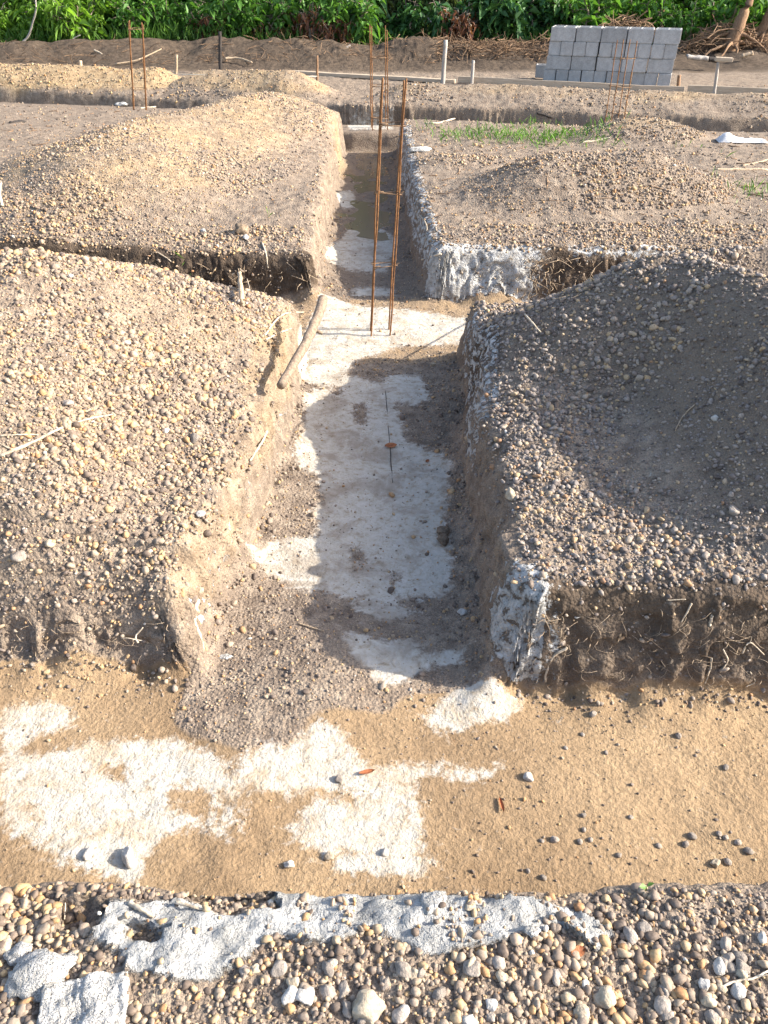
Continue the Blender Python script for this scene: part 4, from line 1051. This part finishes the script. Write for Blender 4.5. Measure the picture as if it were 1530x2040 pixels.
# brush heaps
def brush(u0, u1, v0, v1, Y, n, label, mt, lmax=.5, thick=.006, seed=1):
    r = random.Random(seed); ps = []
    for i in range(n):
        u_ = r.uniform(u0, u1); c = 1-abs((u_-u0)/(u1-u0)*2-1)**2; v_ = v1-(v1-v0)*c*r.random()**.8
        p = Vector(on_y(u_, v_, Y+r.uniform(-.35, .45))); g = hgt(p.x, p.y); p.z = max(p.z, g+.01)
        d = Vector((r.gauss(0, 1), r.gauss(0, .6), r.gauss(.1, .45))).normalized()*r.uniform(.1, lmax)
        bend = Vector((r.gauss(0, .08), r.gauss(0, .05), r.uniform(0, .12)))
        w = thick*r.uniform(.5, 1.6)
        ps.append(tube(curvy([p-d/2, p+bend*d.length, p+d/2], 4, .012, i), taper(5, w, w*.4), 4, False))
    v, f = join(ps)
    return link('brush', py_mesh('brush', v, f, mt), None, label, 'brush', kind='stuff')
brush(870, 1100, 78, 135, 15.8, 420, 'low heap of tangled roots and brush left of the blocks', M_DARKROOT, .5, .007, 1)
brush(1175, 1320, 34, 75, 16.4, 260, 'tangled roots piled behind the block stack', M_DARKROOT, .5, .008, 2)
brush(1360, 1545, 45, 115, 16.2, 420, 'heap of torn brown roots round the stumps', M_DARKROOT, .6, .009, 3)
brush(-20, 400, 108, 135, 15.6, 110, 'scattered roots along the dark earth bank', M_DARKROOT, .35, .004, 4)
brush(400, 880, 108, 135, 15.7, 170, 'dry roots and litter along the earth bank under the dead shrubs', M_DARKROOT, .4, .005, 5)
# litter on the level ground
ps = []; rl = random.Random(9)
for i in range(420):
    u_ = rl.uniform(820, 1530) if i < 300 else rl.uniform(0, 330); v_ = rl.uniform(250, 430) if i < 300 else rl.uniform(205, 300)
    p = Vector(on_z(u_, v_, 0)); 
    if trench_d(np.array([p.x]), np.array([p.y]))[0][0] < .1: continue
    a = rl.random()*6.28; ln = rl.uniform(.02, .20)*rl.random()+.015; d = Vector((math.cos(a), math.sin(a), 0))*ln
    z = [hgt(*(p+d*k).xy)+.006 for k in (-.5, 0, .5)]
    q = [Vector((*(p+d*k).xy, zz)) for k, zz in zip((-.5, 0, .5), z)]; w = rl.uniform(.002, .006)
    ps.append(tube(curvy(q, 3, .004, i), taper(4, w, w*.5), 4))
v, f = join(ps); link('wood_litter', py_mesh('wood_litter', v, f, M_DARKROOT), None, 'small twigs and bark scattered on the level ground', 'litter', kind='stuff')
# fine rootlets hanging from the walls
ps = []
for i in range(330):
    k = rl.random()
    if k < .45: u_, v_ = rl.uniform(1060, 1530), rl.uniform(1210, 1370)
    elif k < .62: u_, v_ = rl.uniform(20, 400), rl.uniform(1230, 1310)
    elif k < .82: u_, v_ = rl.uniform(1030, 1200), rl.uniform(510, 590)
    elif k < .92: u_, v_ = rl.uniform(300, 620), rl.uniform(505, 570)
    else: u_, v_ = rl.uniform(960, 1010), rl.uniform(1000, 1250)
    p = hit(u_, v_)+Vector((0, -.006, 0)); s_ = p.y/2.2
    e = p+Vector((rl.gauss(0, .04), -rl.uniform(.0, .03), -rl.uniform(.01, .10)*rl.random()))*min(s_, 1.8)
    ps.append(tube(curvy([p, (p+e)/2+Vector((rl.gauss(0, .008), -.012, .004)), e], 4, .002, i), taper(5, .0009*s_*rl.uniform(.6,1.5), .0004*s_), 4, False))
v, f = join(ps); link('rootlets', py_mesh('rootlets', v, f, M_STICK), None, 'fine fibrous rootlets hanging from the cut trench walls', 'rootlets', kind='stuff')
# fallen leaves and a seedling
def fallen(u_, v_, ln_px, rz, label, material=M_LEAFB, w=.3):
    P_ = hit(u_, v_); ln = px_m(ln_px, P_); bm = bmesh.new(); bmesh.ops.create_grid(bm, x_segments=8, y_segments=4, size=.5)
    for v in bm.verts:
        x, y = v.co.x, v.co.y; k = (1-(2*x)**2)**.8 if abs(x) < .5 else 0
        v.co = Vector((x*ln, y*ln*w*k*2, ln*(.10*abs(y)*2+.12*(x+.1)**2)+.004))
    me = bpy.data.meshes.new('leaf'); bm.to_mesh(me); bm.free(); me.materials.append(material)
    md = link('fallen_leaf', me, None, label, 'leaf'); md.location = P_; md.rotation_euler = (.15, .1, rz)
    return md
fallen(778, 890, 26, .35, 'orange brown leaf lying on the pale concrete floor')
fallen(851, 920, 12, 1.0, 'small reddish leaf beyond the orange one on the concrete floor')
fallen(998, 1606, 34, 1.7, 'narrow dark brown leaf on the tan trench floor', w=.13)
fallen(1150, 1898, 34, .4, 'curled red brown leaf on the near gravel')
fallen(730, 1540, 34, .3, 'thin brown leaf sliver on the stained trench floor', w=.14)
P_ = hit(1284, 1778); e = bpy.data.objects.new('seedling', None); col.objects.link(e); e.location = P_; e['label'] = 'tiny green seedling sprouting in the near gravel'; e['category'] = 'seedling'
v, f = tube([(0, 0, -.005), (.002, 0, .012), (0, 0, .024)], .0012, 5); link('stem', py_mesh('stem', v, f, M_GRASS), e)
for a_ in (0.3, 3.3):
    me = leaf_cloud(np.array([[0, 0, .024]]), np.array([[math.cos(a_), math.sin(a_), .35]]), np.array([.02]), np.array([.014]), np.array([.9]), M_GRASS, 'leaf', .05); link('leaf', me, e)
# shallow water in the narrow trench
def puddle(pts, z, label):
    p = [on_z(u_, v_, z) for u_, v_ in pts]; c = np.mean(p, 0)
    V_ = [tuple(c)]+[tuple(q) for q in p]; F_ = [(0, i+1, (i+1) % len(p)+1) for i in range(len(p))]
    m, nt, b = mat('muddy_water', .16, .4); b.inputs['Base Color'].default_value = (.17, .125, .085, 1)
    pos = N(nt, 'ShaderNodeNewGeometry').outputs['Position']; L(nt, bump(nt, noise_(nt, pos, 9, 2), .04, .01), b.inputs['Normal'])
    o = link('puddle', py_mesh('puddle', V_, F_, m, False), kind='structure'); return o
puddle([(690, 300), (730, 290), (800, 295), (812, 350), (812, 400), (822, 470), (760, 480), (705, 470), (640, 470), (655, 400), (670, 350)], ZF+.001, '')

a = hit(768, 778); b = hit(776, 880); c = hit(782, 962); v, f = tube(curvy([a, b, c], 20, .001, 2), .0022, 5)
link('string', py_mesh('string', v, f, M_CHAR), None, 'thin dark line standing for a groove along the middle of the concrete floor', 'string')  # dark tube added to draw the groove line in the concrete
